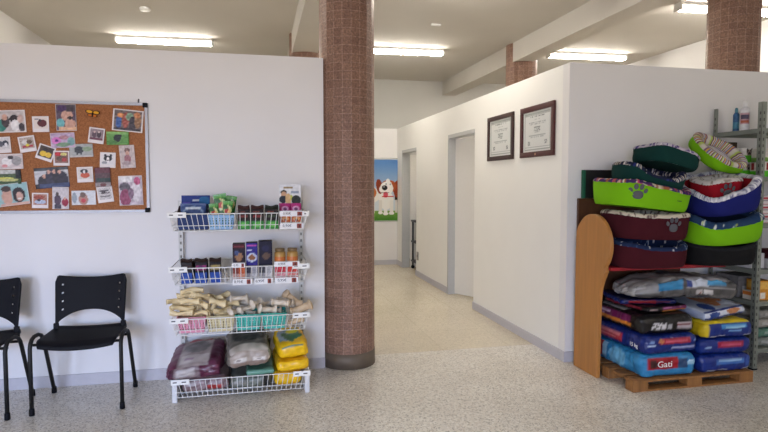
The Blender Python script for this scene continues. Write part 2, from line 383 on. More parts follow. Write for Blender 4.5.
# ------------------------------------------------------------------ lights
E_tube = emat('lit_fluorescent_diffuser', (255, 248, 236), 62.)
FX = [(-1.19, 8.16, 1.2, 'lit fluorescent batten on the ceiling above the cork board wall'),
      (2.05, 8.04, 1.2, 'lit fluorescent batten on the ceiling above the corridor, beside tiled column'),
      (4.85, 7.75, 1.2, 'lit fluorescent batten on the ceiling between the beam and right tiled column'),
      (5.07, 5.36, 1.2, 'lit fluorescent batten at top edge, against the right tiled column'),
      (1.95, 5.25, 1.2, 'lit fluorescent batten over the corridor entrance, nearer the camera'),
      (-1.2, 5.3, 1.2, 'lit fluorescent batten above the partition, nearer the camera'),
      (4.3, -.3, 1.2, 'added unseen fluorescent batten behind the camera, fill light for the right wall')]  # last batten is unseen, added as warm fill for the right wall
for x, y, l, lab in FX:
    t = thing('ceiling_light', lab, 'light', (x, y, HC), (0, 0, math.radians(-3)), 'fluorescent ceiling battens')
    g = MB(); g.box(-l/2, l/2, -.06, .06, -.035, 0); g.box(-l/2-.02, -l/2, -.065, .065, -.085, 0); g.box(l/2, l/2+.02, -.065, .065, -.085, 0); g.build('housing', M_white, t)
    g = MB(); pr = [(-.055, -.036), (-.055, -.06), (-.035, -.082), (.035, -.082), (.055, -.06), (.055, -.036)]
    g.prism(pr, -l/2+.002, l/2-.002, 0); g.build('diffuser', E_tube, t)
for px, py, lab in ((145, 8, 'small white round cap on the ceiling, upper left'), (436, 24, 'small white cable clip on the ceiling over the corridor')):
    p = at(px, py, 2, HC); g = MB(); g.lathe([(.05, -.03), (.06, -.02), (.06, 0)], 24) if px < 200 else g.box(-.06, .06, -.02, .02, -.02, 0)
    tag(g.build('ceiling_fitting', M_white, None, p), lab, 'ceiling fitting')
def area(name, loc, rot, sx, sy, e, c):
    l = bpy.data.lights.new(name, 'AREA'); l.shape = 'RECTANGLE'; l.size = sx; l.size_y = sy; l.energy = e; l.color = c
    o = bpy.data.objects.new(name, l); COL.objects.link(o); o.location = loc; o.rotation_euler = rot; return o
area('daylight_west', (XW-.12, (WY0+WY1)/2, (WZ0+WZ1)/2), (0, -PI/2, 0), WZ1-WZ0, WY1-WY0, 120, (1., .96, .93))
area('open_sky_south', (-2.2, -10, 3.05), (PI/2, 0, 0), 8., 2.3, 2600, (.38, .57, 1.))       # sky and sunlit paving seen through the glazed entrance
area('sunlit_paving_south', (-2.2, -10, .95), (PI/2, 0, 0), 8., 1.9, 700, (1., .80, .70))
wd = bpy.data.worlds.new('world'); SC.world = wd; wd.use_nodes = True
wd.node_tree.nodes['Background'].inputs['Color'].default_value = (.75, .85, 1, 1); wd.node_tree.nodes['Background'].inputs['Strength'].default_value = .8
SC.view_settings.view_transform = 'Standard'; SC.view_settings.look = 'None'; SC.view_settings.gamma = 1; SC.view_settings.use_curve_mapping = False
SC.view_settings.exposure = -.06
# ------------------------------------------------------------------ chairs
def make_chair():
    t = thing('stacking_chair', '', 'chair')
    # back: curved plastic shell with a column of four slots at either side
    NU, NV = 36, 26
    def bk(u, v):
        x = (u-.5)*2
        lo = .497+.088*(1-abs(x)**2.4) if abs(x) < .93 else .497
        hi = .828-.024*(1-x*x)-.05*max(0, (abs(x)-.9)/.1)**2.5
        z = lo+(hi-lo)*v
        wd = .228-.010*(1-v)
        return (x*wd, .135+.075*(z-.46)/.36+.022*(1-x*x)-.02, z)
    holes = {(i, j) for i in (3, 32) for j in (5, 10, 15, 20)}
    back = MB().grid(bk, NU, NV, skip=lambda i, j: (i, j) in holes).build('backrest', M_black, t, solid=.011)
    for s in (-1, 1): MB().rbox(.034, .018, .075, .006, .1, M=Matrix.Translation((s*.212, .122, .432))).build('backrest_bracket', M_black, t)
    def st(u, v):
        x = (u-.5)*2; y = -.225+.39*v
        z = .462-.018*(1-x*x)*(1-.5*v)-.035*max(0, (.16-v)/.16)**2+.012*max(0, (v-.85)/.15)**2
        w = .232*(1-.06*max(0, (abs(v-.5)-.38)/.12)**2)
        return (x*w, y+.012*(x*x)*(1 if v < .3 else 0)*(1-v/.3), z)
    MB().grid(st, 24, 20).build('seat', M_black, t, solid=.014)
    for s in (-1, 1):
        g = MB(); x = s*.264
        pts = [(x, -.2, .02), (x, -.197, .40)]
        for k in range(1, 9):
            a = PI*k/9; pts.append((x, -.118-.079*math.cos(a)*1.0, .40+.078*math.sin(a)))
        pts += [(x, -.035, .40), (x, .0, .34), (x, .2, .02)]
        # one bent tube: front leg, hand loop and splayed rear leg
        pts = [(x, -.2, .02), (x, -.196, .42), (x, -.185, .45), (x, -.16, .472), (x, -.12, .482), (x, -.05, .478), (x, .0, .46), (x, .03, .43), (x, .05, .39), (x, .2, .02)]
        g.tube(pts, .0125, 10); fr = g.build('side_frame', M_blackmetal, t)
        for y in (-.2, .2):
            MB().lathe([(.015, 0), (.017, .004), (.016, .04), (.0125, .045)], 12).build('foot_cap', M_black, fr, (x, y, 0))
    for y, z in ((-.15, .435), (.03, .428)):
        MB().tube([(-.262, y, z), (.262, y, z)], .009, 8).build('crossbar', M_blackmetal, t)
    return t
ch = make_chair(); ch.location = (-1.139, 4.066, 0); ch['label'] = 'whole black plastic stacking chair standing beside the wire rack'; ch['group'] = 'waiting chairs'
c2 = copy_tree(ch); c2.location = (-1.79, 4.03, 0); c2['label'] = 'black stacking chair cut off by the left picture edge'

# ------------------------------------------------------------------ cork board and its pictures
BX0, BX1, BZ0, BZ1 = -1.98, -.776, 1.254, 2.024
t = thing('cork_board', 'cork notice board with aluminium frame full of pinned pet snapshots', 'notice board', ((BX0+BX1)/2, YL, BZ0))
hw = (BX1-BX0)/2; hh = BZ1-BZ0
MB().box(-hw, hw, -.012, -.002, 0, hh).build('cork_panel', cork_mat(), t)
g = MB()
for b in ((-hw, hw, -.02, -.002, -.008, .012), (-hw, hw, -.02, -.002, hh-.012, hh+.008), (-hw-.008, -hw+.012, -.02, -.002, 0, hh), (hw-.012, hw+.008, -.02, -.002, 0, hh)): g.box(*b)
g.build('frame', M_alu, t)
for sx in (-1, 1):
    for z in (0, hh):
        q = 1 if z == 0 else -1
        MB().rbox(.034, .024, .034, .005, .01).build('corner_cap', M_black, t, (sx*(hw-.008), -.012, z-.017+q*.008))
g = MB(); g.tube([(hw-.055, -.004, hh+.005), (hw-.055, -.006, hh+.028), (hw-.05, -.012, hh+.034)], .004, 6); g.build('hook', M_black, t)

skin, hair, wht = (205, 160, 140), (42, 32, 32), (235, 230, 228)
PH = [  # quad in photograph pixels (tl, tr, br, bl), border, print, label
 ((-4, 110.3, 25.2, 109.8, 26.3, 132, -4, 133), .035, P((200, 190, 186), ('e', .12, .3, .2, .3, (60, 135, 118)), ('e', .3, .5, .14, .3, (70, 60, 62)), ('e', .28, .7, .1, .16, skin), ('e', .62, .62, .16, .2, hair), ('e', .65, .3, .16, .28, wht), ('e', .85, .62, .11, .2, (206, 176, 165)), ('e', .88, .2, .12, .2, (70, 62, 66)), n=30, ns=7), 'large bordered snapshot of people with dogs, at the left picture edge'),
 ((32, 116.3, 49, 116.2, 49.3, 132, 33, 132.2), .1, P((228, 214, 206), ('e', .6, .5, .36, .34, (92, 28, 34)), ('e', .45, .75, .1, .14, (45, 30, 35)), ('r', .05, .85, .35, .92, (120, 120, 125))), 'small square snapshot with a dark red heart shape'),
 ((55.6, 104.3, 76, 104, 76.7, 131, 56.8, 130.6), .02, P((92, 74, 90), ('e', .55, .58, .3, .24, skin), ('e', .75, .85, .4, .14, (70, 60, 66)), ('e', .3, .85, .25, .12, (66, 38, 84)), ('e', .2, .28, .2, .18, (110, 178, 182)), ('r', .1, 0, 1, .14, (222, 176, 140)), ('e', .7, .25, .3, .16, (206, 160, 140)), ('e', .7, .48, .14, .06, hair), n=26, ns=9), 'tall snapshot of a smiling face in purple headwear at the board top'),
 ((50, 133.2, 75, 132.3, 75.3, 147.3, 51.5, 148.3), .02, P((190, 165, 192), ('e', .22, .5, .2, .24, (214, 120, 190)), ('e', .24, .5, .07, .1, (110, 40, 130)), ('e', .55, .7, .2, .14, (180, 130, 140)), ('e', .85, .4, .16, .3, (120, 160, 160)), ('e', .5, .2, .3, .16, (120, 150, 120)), n=34, ns=7), 'landscape snapshot of pink flowers under the purple headwear snapshot'),
 ((-4, 137.2, 10.5, 136.6, 11.8, 152.5, -4, 153.6), .1, P((214, 208, 206), ('e', .7, .55, .26, .26, (62, 64, 74)), ('e', .72, .4, .12, .2, wht), ('e', .3, .5, .2, .26, (90, 90, 100)), n=20), 'square snapshot of a black and white dog at left picture edge'),
 ((18, 137.3, 34.6, 134.9, 37.2, 150.8, 20.8, 153), .1, P((176, 160, 148), ('e', .35, .6, .24, .22, (214, 206, 200)), ('e', .68, .58, .2, .2, (110, 86, 66)), ('r', .1, .1, .9, .28, (176, 62, 72)), ('e', .5, .3, .14, .12, (220, 200, 60)), n=40, ns=9), 'tilted square snapshot of two fluffy dogs above the sofa couple'),
 ((39.2, 142.8, 56, 148.2, 51.8, 162.8, 35.8, 157.6), .09, P((70, 52, 40), ('e', .35, .3, .24, .26, (226, 186, 44)), ('e', .72, .3, .22, .24, (230, 190, 60)), ('e', .4, .72, .18, .14, (40, 30, 28)), ('e', .75, .72, .16, .14, (52, 40, 34)), n=20), 'strongly tilted snapshot with two bright yellow shapes'),
 ((53.6, 150.8, 69.6, 150.8, 69.6, 165.8, 53.4, 165.6), .09, P((140, 100, 84), ('e', .25, .82, .24, .2, (190, 30, 42)), ('e', .68, .8, .24, .14, (214, 204, 120)), ('e', .5, .4, .4, .24, (96, 76, 60)), ('e', .7, .3, .2, .2, (170, 60, 60)), n=44, ns=10), 'small square snapshot in reds right of the yellow one'),
 ((69.2, 144.2, 92.8, 143.6, 93.5, 156.6, 70, 157.6), .0, P((170, 172, 170), ('e', .4, .55, .2, .28, (54, 58, 62)), ('r', .3, .2, .36, .5, (60, 62, 66)), ('r', .46, .2, .52, .5, (60, 62, 66)), ('e', .75, .6, .2, .2, (140, 160, 130)), ('r', 0, 0, 1, .12, (196, 190, 186)), n=20), 'grey landscape snapshot of a dark dog walking'),
 ((-4, 154.2, 23, 153.6, 23.4, 168.6, -4, 169.6), .03, P((212, 198, 196), ('e', .4, .5, .2, .3, wht), ('e', .78, .55, .2, .34, (160, 156, 156)), ('e', .55, .8, .12, .14, (70, 62, 62)), ('e', .3, .2, .12, .12, (220, 150, 150)), n=26, ns=8), 'pale landscape snapshot of a white dog at left picture edge'),
 ((-4, 170, 21.3, 169.6, 21.6, 183.6, -4, 184.6), .0, P((72, 92, 60), ('r', 0, .72, 1, 1, (196, 196, 190)), ('r', .8, .4, 1, 1, (30, 34, 34)), ('e', .3, .4, .4, .1, (206, 204, 96)), ('e', .5, .28, .4, .1, (190, 190, 120)), ('r', 0, 0, 1, .16, (60, 86, 50)), n=36, ns=10), 'dark green garden snapshot right above the selfie couple'),
 ((-4, 185.3, 28.3, 181.8, 29.8, 203.2, -4, 207.8), .02, P((150, 186, 186), ('e', .34, .42, .16, .42, skin), ('e', .34, .8, .16, .14, (70, 52, 44)), ('e', .7, .46, .2, .36, (44, 32, 34)), ('e', .72, .38, .11, .22, (206, 166, 150)), ('r', .1, 0, 1, .1, (208, 166, 150)), ('e', .72, .28, .06, .04, wht), n=14), 'large tilted selfie of a man and dark haired companion'),
 ((34, 168, 68.4, 166.6, 69.3, 186.2, 35.6, 189.6), .0, P((196, 194, 196), ('r', 0, .86, 1, 1, (70, 74, 78)), ('e', .28, .3, .2, .36, (40, 36, 46)), ('e', .48, .5, .16, .44, (50, 46, 62)), ('e', .66, .5, .14, .44, (36, 32, 40)), ('e', .82, .36, .16, .42, (40, 36, 50)), ('e', .28, .58, .05, .1, skin), ('e', .42, .78, .05, .1, skin), ('e', .58, .78, .05, .1, skin), ('e', .74, .76, .05, .1, skin), ('r', .1, 0, 1, .2, (60, 72, 108)), ('r', 0, .0, .1, .2, (40, 34, 40)), n=24, ns=9), 'large landscape group portrait of people dressed in black'),
 ((32.2, 192.8, 48.4, 193, 48.6, 208.4, 32, 208), .1, P((170, 120, 100), ('e', .4, .72, .4, .2, (150, 66, 48)), ('e', .5, .28, .45, .2, (176, 186, 206)), ('e', .4, .45, .14, .12, (60, 50, 60)), n=46, ns=9), 'small square snapshot in rust and pale blue, beneath the group portrait'),
 ((52, 187, 69, 187, 69.3, 209.2, 53.2, 209), .03, P((202, 194, 196), ('e', .3, .4, .22, .26, (66, 44, 66)), ('e', .28, .68, .1, .1, (62, 44, 40)), ('e', .78, .3, .22, .2, (150, 40, 66)), ('e', .76, .48, .08, .07, skin), ('r', .1, 0, .5, .18, (46, 40, 60)), n=20), 'tall snapshot of two people against pale background beneath the group portrait'),
 ((71.3, 191, 95.8, 190.2, 96.3, 204.8, 72.4, 205), .02, P((214, 216, 220), ('e', .48, .4, .2, .42, (176, 130, 116)), ('e', .46, .72, .13, .2, (110, 84, 74)), ('e', .48, .3, .1, .16, (190, 62, 72)), ('e', .1, .5, .1, .4, (150, 160, 170)), n=16), 'landscape snapshot of one child on a pale background at the lower edge'),
 ((76.8, 167.2, 93, 166.6, 93.6, 182, 77.6, 182.6), .1, P((216, 206, 200), ('e', .5, .36, .36, .26, (196, 84, 52)), ('e', .45, .74, .3, .2, (36, 34, 38)), ('e', .45, .68, .09, .16, wht), n=14), 'square snapshot of a puppy on an orange cushion'),
 ((94.8, 167.6, 110.6, 167.2, 111, 186.5, 95.6, 187), .0, P((86, 58, 62), ('r', 0, .72, 1, 1, (98, 44, 54)), ('r', .1, .25, 1, .45, (40, 58, 54)), ('r', 0, 0, 1, .2, (150, 140, 140)), ('e', .5, .1, .2, .1, (110, 62, 62)), n=20), 'dark maroon tall snapshot right of the orange cushion puppy'),
 ((96.3, 187.3, 112, 185.6, 114, 201.4, 98.2, 203.4), .09, P((200, 194, 192), ('r', .1, .7, .8, .8, (80, 72, 76)), ('r', .2, .5, .9, .58, (110, 100, 104)), ('r', .1, .2, .9, .32, (92, 84, 90)), ('e', .4, .62, .16, .12, (70, 62, 66)), n=70, ns=12), 'tilted square snapshot with scribbled dark lines at the lower edge'),
 ((118.4, 176, 142.4, 175.3, 143, 204.8, 119.6, 205.8), .015, P((190, 176, 186), ('r', 0, .8, .6, 1, (226, 222, 222)), ('e', .25, .62, .24, .16, (92, 84, 92)), ('e', .72, .45, .22, .34, (214, 206, 210)), ('e', .25, .25, .24, .3, (142, 58, 92)), ('e', .8, .82, .14, .14, (176, 70, 110)), ('e', .5, .4, .12, .2, (120, 90, 110)), n=44, ns=10), 'largest tall snapshot in magenta and grey, lower right of the board'),
 ((100.6, 152, 116.3, 152.8, 115.4, 168, 99.6, 167.4), .08, P((224, 220, 220), ('e', .5, .58, .32, .26, (40, 38, 44)), ('e', .3, .84, .1, .13, (40, 38, 44)), ('e', .72, .84, .1, .13, (40, 38, 44)), ('e', .5, .46, .1, .26, wht), ('e', .5, .42, .05, .05, (30, 28, 30)), ('e', .25, .2, .2, .12, (150, 150, 156)), n=8), 'square snapshot of a black and white cat face'),
 ((119.6, 145.6, 134.6, 144.8, 135.5, 167.6, 120.4, 168.4), .03, P((196, 180, 176), ('e', .52, .78, .2, .12, (120, 90, 84)), ('e', .52, .64, .14, .12, skin), ('e', .5, .38, .24, .2, (150, 96, 104)), ('e', .4, .2, .3, .1, (170, 150, 150)), n=30, ns=9), 'tall faded snapshot of a person with a hat, above the magenta one'),
 ((106.4, 131.3, 129.3, 132, 128.8, 144.6, 106.8, 145.2), .0, P((96, 150, 72), ('e', .48, .5, .16, .3, (22, 26, 26)), ('e', .55, .7, .14, .18, (26, 30, 30)), ('r', 0, .8, 1, 1, (130, 176, 96)), ('e', .2, .2, .3, .14, (70, 120, 52)), n=26, ns=8), 'bright green landscape snapshot of a black dog on grass'),
 ((89.6, 126.8, 105.3, 129, 104, 144.4, 88.2, 142.4), .1, P((150, 130, 134), ('e', .32, .5, .18, .3, (96, 74, 84)), ('e', .68, .52, .18, .3, (74, 58, 66)), ('e', .32, .74, .08, .1, (210, 180, 170)), ('e', .66, .76, .08, .1, (214, 190, 184)), ('r', 0, 0, 1, .2, (110, 60, 76)), n=18), 'square snapshot of two dogs side by side left of the green one'),
 ((113.2, 107.9, 143.6, 111.5, 142.6, 133, 111.9, 130.2), .045, P((110, 96, 92), ('e', .18, .4, .1, .34, (60, 96, 160)), ('e', .22, .74, .12, .12, (214, 140, 80)), ('e', .42, .52, .12, .4, (160, 80, 66)), ('e', .56, .7, .14, .2, (120, 150, 120)), ('e', .66, .36, .12, .4, (60, 52, 60)), ('e', .86, .55, .12, .4, (150, 110, 76)), ('e', .82, .82, .12, .14, (190, 120, 70)), ('r', 0, 0, 1, .12, (50, 44, 52)), n=60, ns=11), 'large white bordered crowd snapshot in the upper right corner'),
]
for i, (q, bd, pf, lab) in enumerate(PH):
    c = [at(q[2*k], q[2*k+1], 1, YL-.014) for k in range(4)]
    tl, tr, br, bl = c
    ctr = (tl+tr+br+bl)/4; ex = ((tr-tl)+(br-bl))/2; ey = ((tl-bl)+(tr-br))/2
    w_, h_ = ex.length, ey.length; ang = math.atan2(ex.z, ex.x)
    bot = bd*2.2 if (bd >= .08) else bd
    def col(u, v, bd=bd, bot=bot, pf=pf, asp=w_/h_):
        bv = bd*asp if bd < .08 else bd
        if bd and (u < bd or u > 1-bd or v < max(bot, bv) or v > 1-bv): return (232, 224, 222)
        return pf((u-bd)/(1-2*bd) if bd else u, (v-bot)/(1-bot-bv) if bd else v)
    g = MB(); n = 30
    curl = .0035+.002*((i*7) % 3)
    g.grid(lambda u, v: ((u-.5)*w_, -.0008-curl*(abs(u-.5)*2)**3*(1-v)*.6, (v-.5)*h_), n, n, col)
    o = g.build('pinned_picture', M_print, None, (ctr.x, YL-.0135-.0012*(i % 6), ctr.z), (0, -ang, 0), solid=.0006)
    tag(o, lab, 'snapshot', 'snapshots pinned to the cork board')
# butterfly ornament
p = at(93, 114, 1, YL-.014)
t = thing('butterfly_ornament', 'small yellow and black butterfly ornament on bare cork', 'ornament', (p.x, YL-.016, p.z), (0, math.radians(8), 0))
for s in (-1, 1):
    g = MB()
    for (cx, cz, rx, rz, c) in ((.022, .012, .026, .013, (236, 170, 40)), (.016, -.012, .016, .011, (200, 110, 30))):
        g.grid(lambda u, v: (s*(cx+rx*u*math.cos(2*PI*v)), -.006-.01*(cx+rx*u*math.cos(2*PI*v))/.05, cz+rz*u*math.sin(2*PI*v)), 6, 20, lambda u, v: c if u < .72 else (30, 22, 20))
    g.build('wing', M_paper, t, solid=.001)
MB().tube([(0, -.006, -.022), (0, -.008, 0), (0, -.006, .02)], [.002, .004, .003], 8).build('body', M_black, t)

# ------------------------------------------------------------------ certificates
M_frame1 = wood_mat('mahogany_frame', (70, 16, 18), .42, k=.12); M_frame2 = wood_mat('walnut_frame', (50, 20, 18), .42, k=.12)
def cert(label, y0, y1, z0, z1, m, bw, seed, mark):
    t = thing('framed_certificate', label, 'certificate', (XC, (y0+y1)/2, z0), (0, 0, -PI/2))     # local x runs towards the camera
    w, h = y1-y0, z1-z0; g = MB(); d = .022
    for (a, b) in (((-w/2, 0), (w/2, bw)), ((-w/2, h-bw), (w/2, h))):
        g.rbox(b[0]-a[0], d, b[1]-a[1], .005, .1, M=Matrix.Translation((0, -d/2-.001, a[1])), seg=2)
    for x in (-w/2+bw/2, w/2-bw/2): g.rbox(bw, d, h-2*bw+.004, .005, .1, M=Matrix.Translation((x, -d/2-.001, bw-.002)), seg=2)
    g.build('frame', m, t)
    rows = [(.86, .5, 1), (.79, .2, 0), (.72, .62, 0), (.68, .56, 0), (.60, .2, 1), (.56, .18, 1), (.52, .2, 1), (.48, .16, 1), (.40, .6, 0), (.36, .5, 0)]
    def col(u, v):
        b = (238, 240, 238)
        e = .05
        if min(u, 1-u) < e*1.2 or min(v, 1-v) < e: return (234, 236, 234)
        if min(u, 1-u) < e*1.6 or min(v, 1-v) < e*1.35: return (176, 182, 180)
        if v > .885: return mix(b, (176, 178, 174), max(0, .6+.5*nz(u*40, v*20, seed)))
        for (rv, rw, k) in rows:
            if abs(v-rv) < .011 and abs(u-.5) < rw/2 and nz(u*60, rv*30, seed) > -.1: return (150, 154, 154) if k else (190, 194, 194)
        for cu in (.22, .8):
            if abs(u-cu) < .04 and .16 < v < .27 and nz(u*70, v*50, seed) > 0: return (120, 126, 130)
        if abs(v-.12) < .008: return (176, 180, 180)
        return b
    MB().grid(lambda u, v: ((u-.5)*(w-2*bw+.004), -.008, bw-.002+v*(h-2*bw+.004)), 60, 76, col).build('certificate_sheet', M_paper, t)
    g = MB(); g.box(-w/2+bw*.5, w/2-bw*.5, -.006, -.002, bw*.5, h-bw*.5); g.build('backing_board', mat('backing_card', (120, 100, 80), .8), t)
    gm, N, L, b = new_mat('picture_glass'); 
    gl = N.new('ShaderNodeBsdfGlossy'); gl.inputs['Roughness'].default_value = .05; tr = N.new('ShaderNodeBsdfTransparent'); ms = N.new('ShaderNodeMixShader'); fr = N.new('ShaderNodeFresnel'); fr.inputs['IOR'].default_value = 1.1
    L.new(fr.outputs[0], ms.inputs[0]); L.new(tr.outputs[0], ms.inputs[1]); L.new(gl.outputs[0], ms.inputs[2]); L.new(ms.outputs[0], N['Material Output'].inputs[0])
    MB().grid(lambda u, v: ((u-.5)*(w-2*bw+.002), -.012, bw-.001+v*(h-2*bw+.002)), 1, 1).build('glass_pane', gm, t)
    if mark: MB().box(-.01, .01, -.0245, -.0225, bw*.3, bw*.7).build('frame_plate', mat('brass', (190, 150, 120), .4, .6), t)
cert('larger red mahogany framed certificate nearest the wall corner', 4.315, 4.935, 1.69, 2.146, M_frame1, .048, 2, True)
cert('dark walnut framed certificate, the one further from the wall corner', 5.09, 5.712, 1.69, 2.148, M_frame2, .044, 5, False)
# wall socket in the corridor
t = thing('wall_socket', 'small grey electrical socket low on the corridor wall', 'socket', (XC, 8.45, .318), (0, 0, -PI/2))
MB().rbox(.08, .012, .13, .004, .05, M=Matrix.Translation((0, -.007, -.065))).build('cover_plate', mat('grey_plastic', (150, 146, 140), .5), t)
MB().lathe([(.022, 0), (.022, .004), (.016, .004), (.016, .001)], 16, M=Matrix.Translation((0, -.013, 0)) @ Matrix.Rotation(PI/2, 4, 'X')).build('socket_face', mat('grey_plastic_dark', (95, 92, 88), .5), t)
# ------------------------------------------------------------------ poster of a cartoon dog
px0, px1, pz0, pz1 = 1.88, 2.476, .79, 1.868
t = thing('dog_poster', 'acrylic mounted poster of a cartoon beagle on grass at corridor end', 'poster', ((px0+px1)/2, YE, pz0))
w, h = px1-px0, pz1-pz0
cu = .66
sky = lambda u, v: mix((206, 216, 224), (92, 138, 196), max(0, min(1, (v-.35)/.6))) if v > .16 else (mix((70, 130, 40), (120, 160, 70), v/.16+nz(u*50, v*30)*.4))
dog = P(sky,
  ('e', .12, .42, .26, .13, (236, 232, 226)), ('e', .10, .46, .17, .10, (190, 106, 44)),
  ('r', .02, .14, .09, .36, (230, 226, 220)), ('r', .13, .12, .21, .36, (236, 232, 226)),
  ('e', cu-.1, .34, .22, .16, (240, 237, 232)), ('e', .92, .38, .1, .08, (40, 28, 26)),
  ('r', .34, .12, .44, .34, (226, 222, 216)), ('r', .50, .10, .60, .34, (240, 238, 234)), ('r', .68, .11, .78, .34, (234, 230, 224)), ('r', .84, .13, .91, .34, (222, 216, 208)),
  ('e', .39, .13, .07, .025, (240, 238, 234)), ('e', .55, .115, .08, .028, (244, 242, 238)), ('e', .73, .12, .08, .028, (240, 238, 234)),
  ('e', .90, .52, .115, .14, (146, 58, 30), -.12), ('e', .36, .56, .09, .13, (136, 54, 28), .5),
  ('e', .64, .565, .24, .10, (176, 84, 40)), ('e', .58, .53, .2, .11, (244, 240, 236)), ('e', .62, .62, .07, .07, (246, 243, 240)),
  ('e', .5, .515, .15, .065, (246, 242, 238)), ('e', .52, .54, .085, .042, (20, 18, 20)), ('e', .50, .553, .025, .01, (180, 180, 184)),
  ('e', .55, .425, .075, .05, (222, 90, 110)), ('r', .42, .452, .66, .462, (70, 30, 34)),
  ('e', .56, .605, .032, .026, (250, 250, 250)), ('e', .70, .60, .034, .026, (250, 250, 250)), ('e', .565, .60, .014, .015, (16, 16, 18)), ('e', .69, .595, .014, .015, (16, 16, 18)),
  ('r', .44, .385, .80, .40, (200, 40, 40)))
MB().grid(lambda u, v: ((u-.5)*w, -.024, v*h), 72, 120, dog).build('print', M_paper, t)
gl, N, L, b = new_mat('clear_acrylic'); b.inputs['Base Color'].default_value = (.86, .9, .88, 1); b.inputs['Roughness'].default_value = .1; b.inputs['Alpha'].default_value = .35
MB().box(-w/2-.035, w/2+.045, -.023, -.015, -.02, h+.03).build('acrylic_plate', gl, t)
for sx in (-w/2-.018, w/2+.026):
    for z in (0.0, h+.012):
        MB().lathe([(.014, .002), (.014, .028), (.01, .031)], 14, M=Matrix.Translation((sx, 0, z)) @ Matrix.Rotation(PI/2, 4, 'X')).build('standoff', M_steel, t)
# trolley glimpsed through the far doorway
t = thing('equipment_trolley', 'dark equipment trolley with a blue top seen through the far doorway', 'trolley', (2.785, 9.05, 0))
g = MB()
for x in (-.22, .22):
    for y in (-.2, .2): g.tube([(x, y, .06), (x, y, .82)], .015, 8)
g.build('trolley_frame', M_blackmetal, t)
for z in (.12, .45, .8): MB().rbox(.5, .45, .03, .008, .2, M=Matrix.Translation((0, 0, z))).build('tray', mat('dark_grey_plastic', (44, 44, 48), .5), t)
MB().rbox(.36, .34, .2, .02, .1, M=Matrix.Translation((0, 0, .49))).build('drawer_box', mat('charcoal_plastic', (30, 30, 34), .5), t)
for x in (-.22, .22):
    for y in (-.2, .2): MB().lathe([(.03, -.012), (.03, .012)], 14, M=Matrix.Translation((x, y, .03)) @ Matrix.Rotation(PI/2, 4, 'X')).build('castor', M_black, t)
t = thing('monitor_unit', 'blue and dark instrument box on the far trolley', 'instrument', (2.785, 9.05, .831))
MB().rbox(.34, .3, .17, .02, .1).build('case', mat('blue_plastic', (58, 74, 104), .5), t)
MB().rbox(.2, .01, .1, .003, .1, M=Matrix.Translation((0, -.156, .04))).build('screen', M_black, t)
DROP = []
# ------------------------------------------------------------------ wire basket rack
RX0, RX1, RF, RB = -.573, .335, 3.875, 4.35       # outer sides, front, uprights
rk = thing('wire_basket_rack', 'white slotted rack of four wire baskets filled with pet treats', 'rack', ((RX0+RX1)/2, 4.12, 0))
cx = (RX0+RX1)/2; cy = 4.12; HWD = (RX1-RX0)/2
for x in (RX0+.018, RX1-.018):
    g = MB(); g.box(x-cx-.015, x-cx+.015, RB-cy-.012, RB-cy+.012, 0, 1.33)
    g.box(x-cx-.015, x-cx-.011, RB-cy-.016, RB-cy-.012, 0, 1.33); g.box(x-cx+.011, x-cx+.015, RB-cy-.016, RB-cy-.012, 0, 1.33)
    for k in range(25): g.box(x-cx-.006, x-cx+.006, RB-cy-.0135, RB-cy-.0122, .06+k*.05, .08+k*.05, mi=1)
    g.build('upright', [mat('rack_grey_paint', (206, 206, 202), .45), mat('rack_slot_gap', (120, 120, 116), .8)], rk)
for x in (RX0+.002, RX1-.002):
    s = 1 if x < 0 else -1
    MB().rbox(.034, RB-RF-.01, .145, .006, .2, M=Matrix.Translation((x-cx+s*.015, (RF+RB)/2-cy, 0))).build('base_foot', mat('rack_foot_paint', (214, 216, 220), .45), rk)
MB().box(-HWD+.03, HWD-.03, RB-cy-.01, RB-cy+.01, .02, .06).build('back_rail', M_wirewhite, rk)
SH = [(1.142, 1.256), (.788, .898), (.450, .559), (.034, .150)]
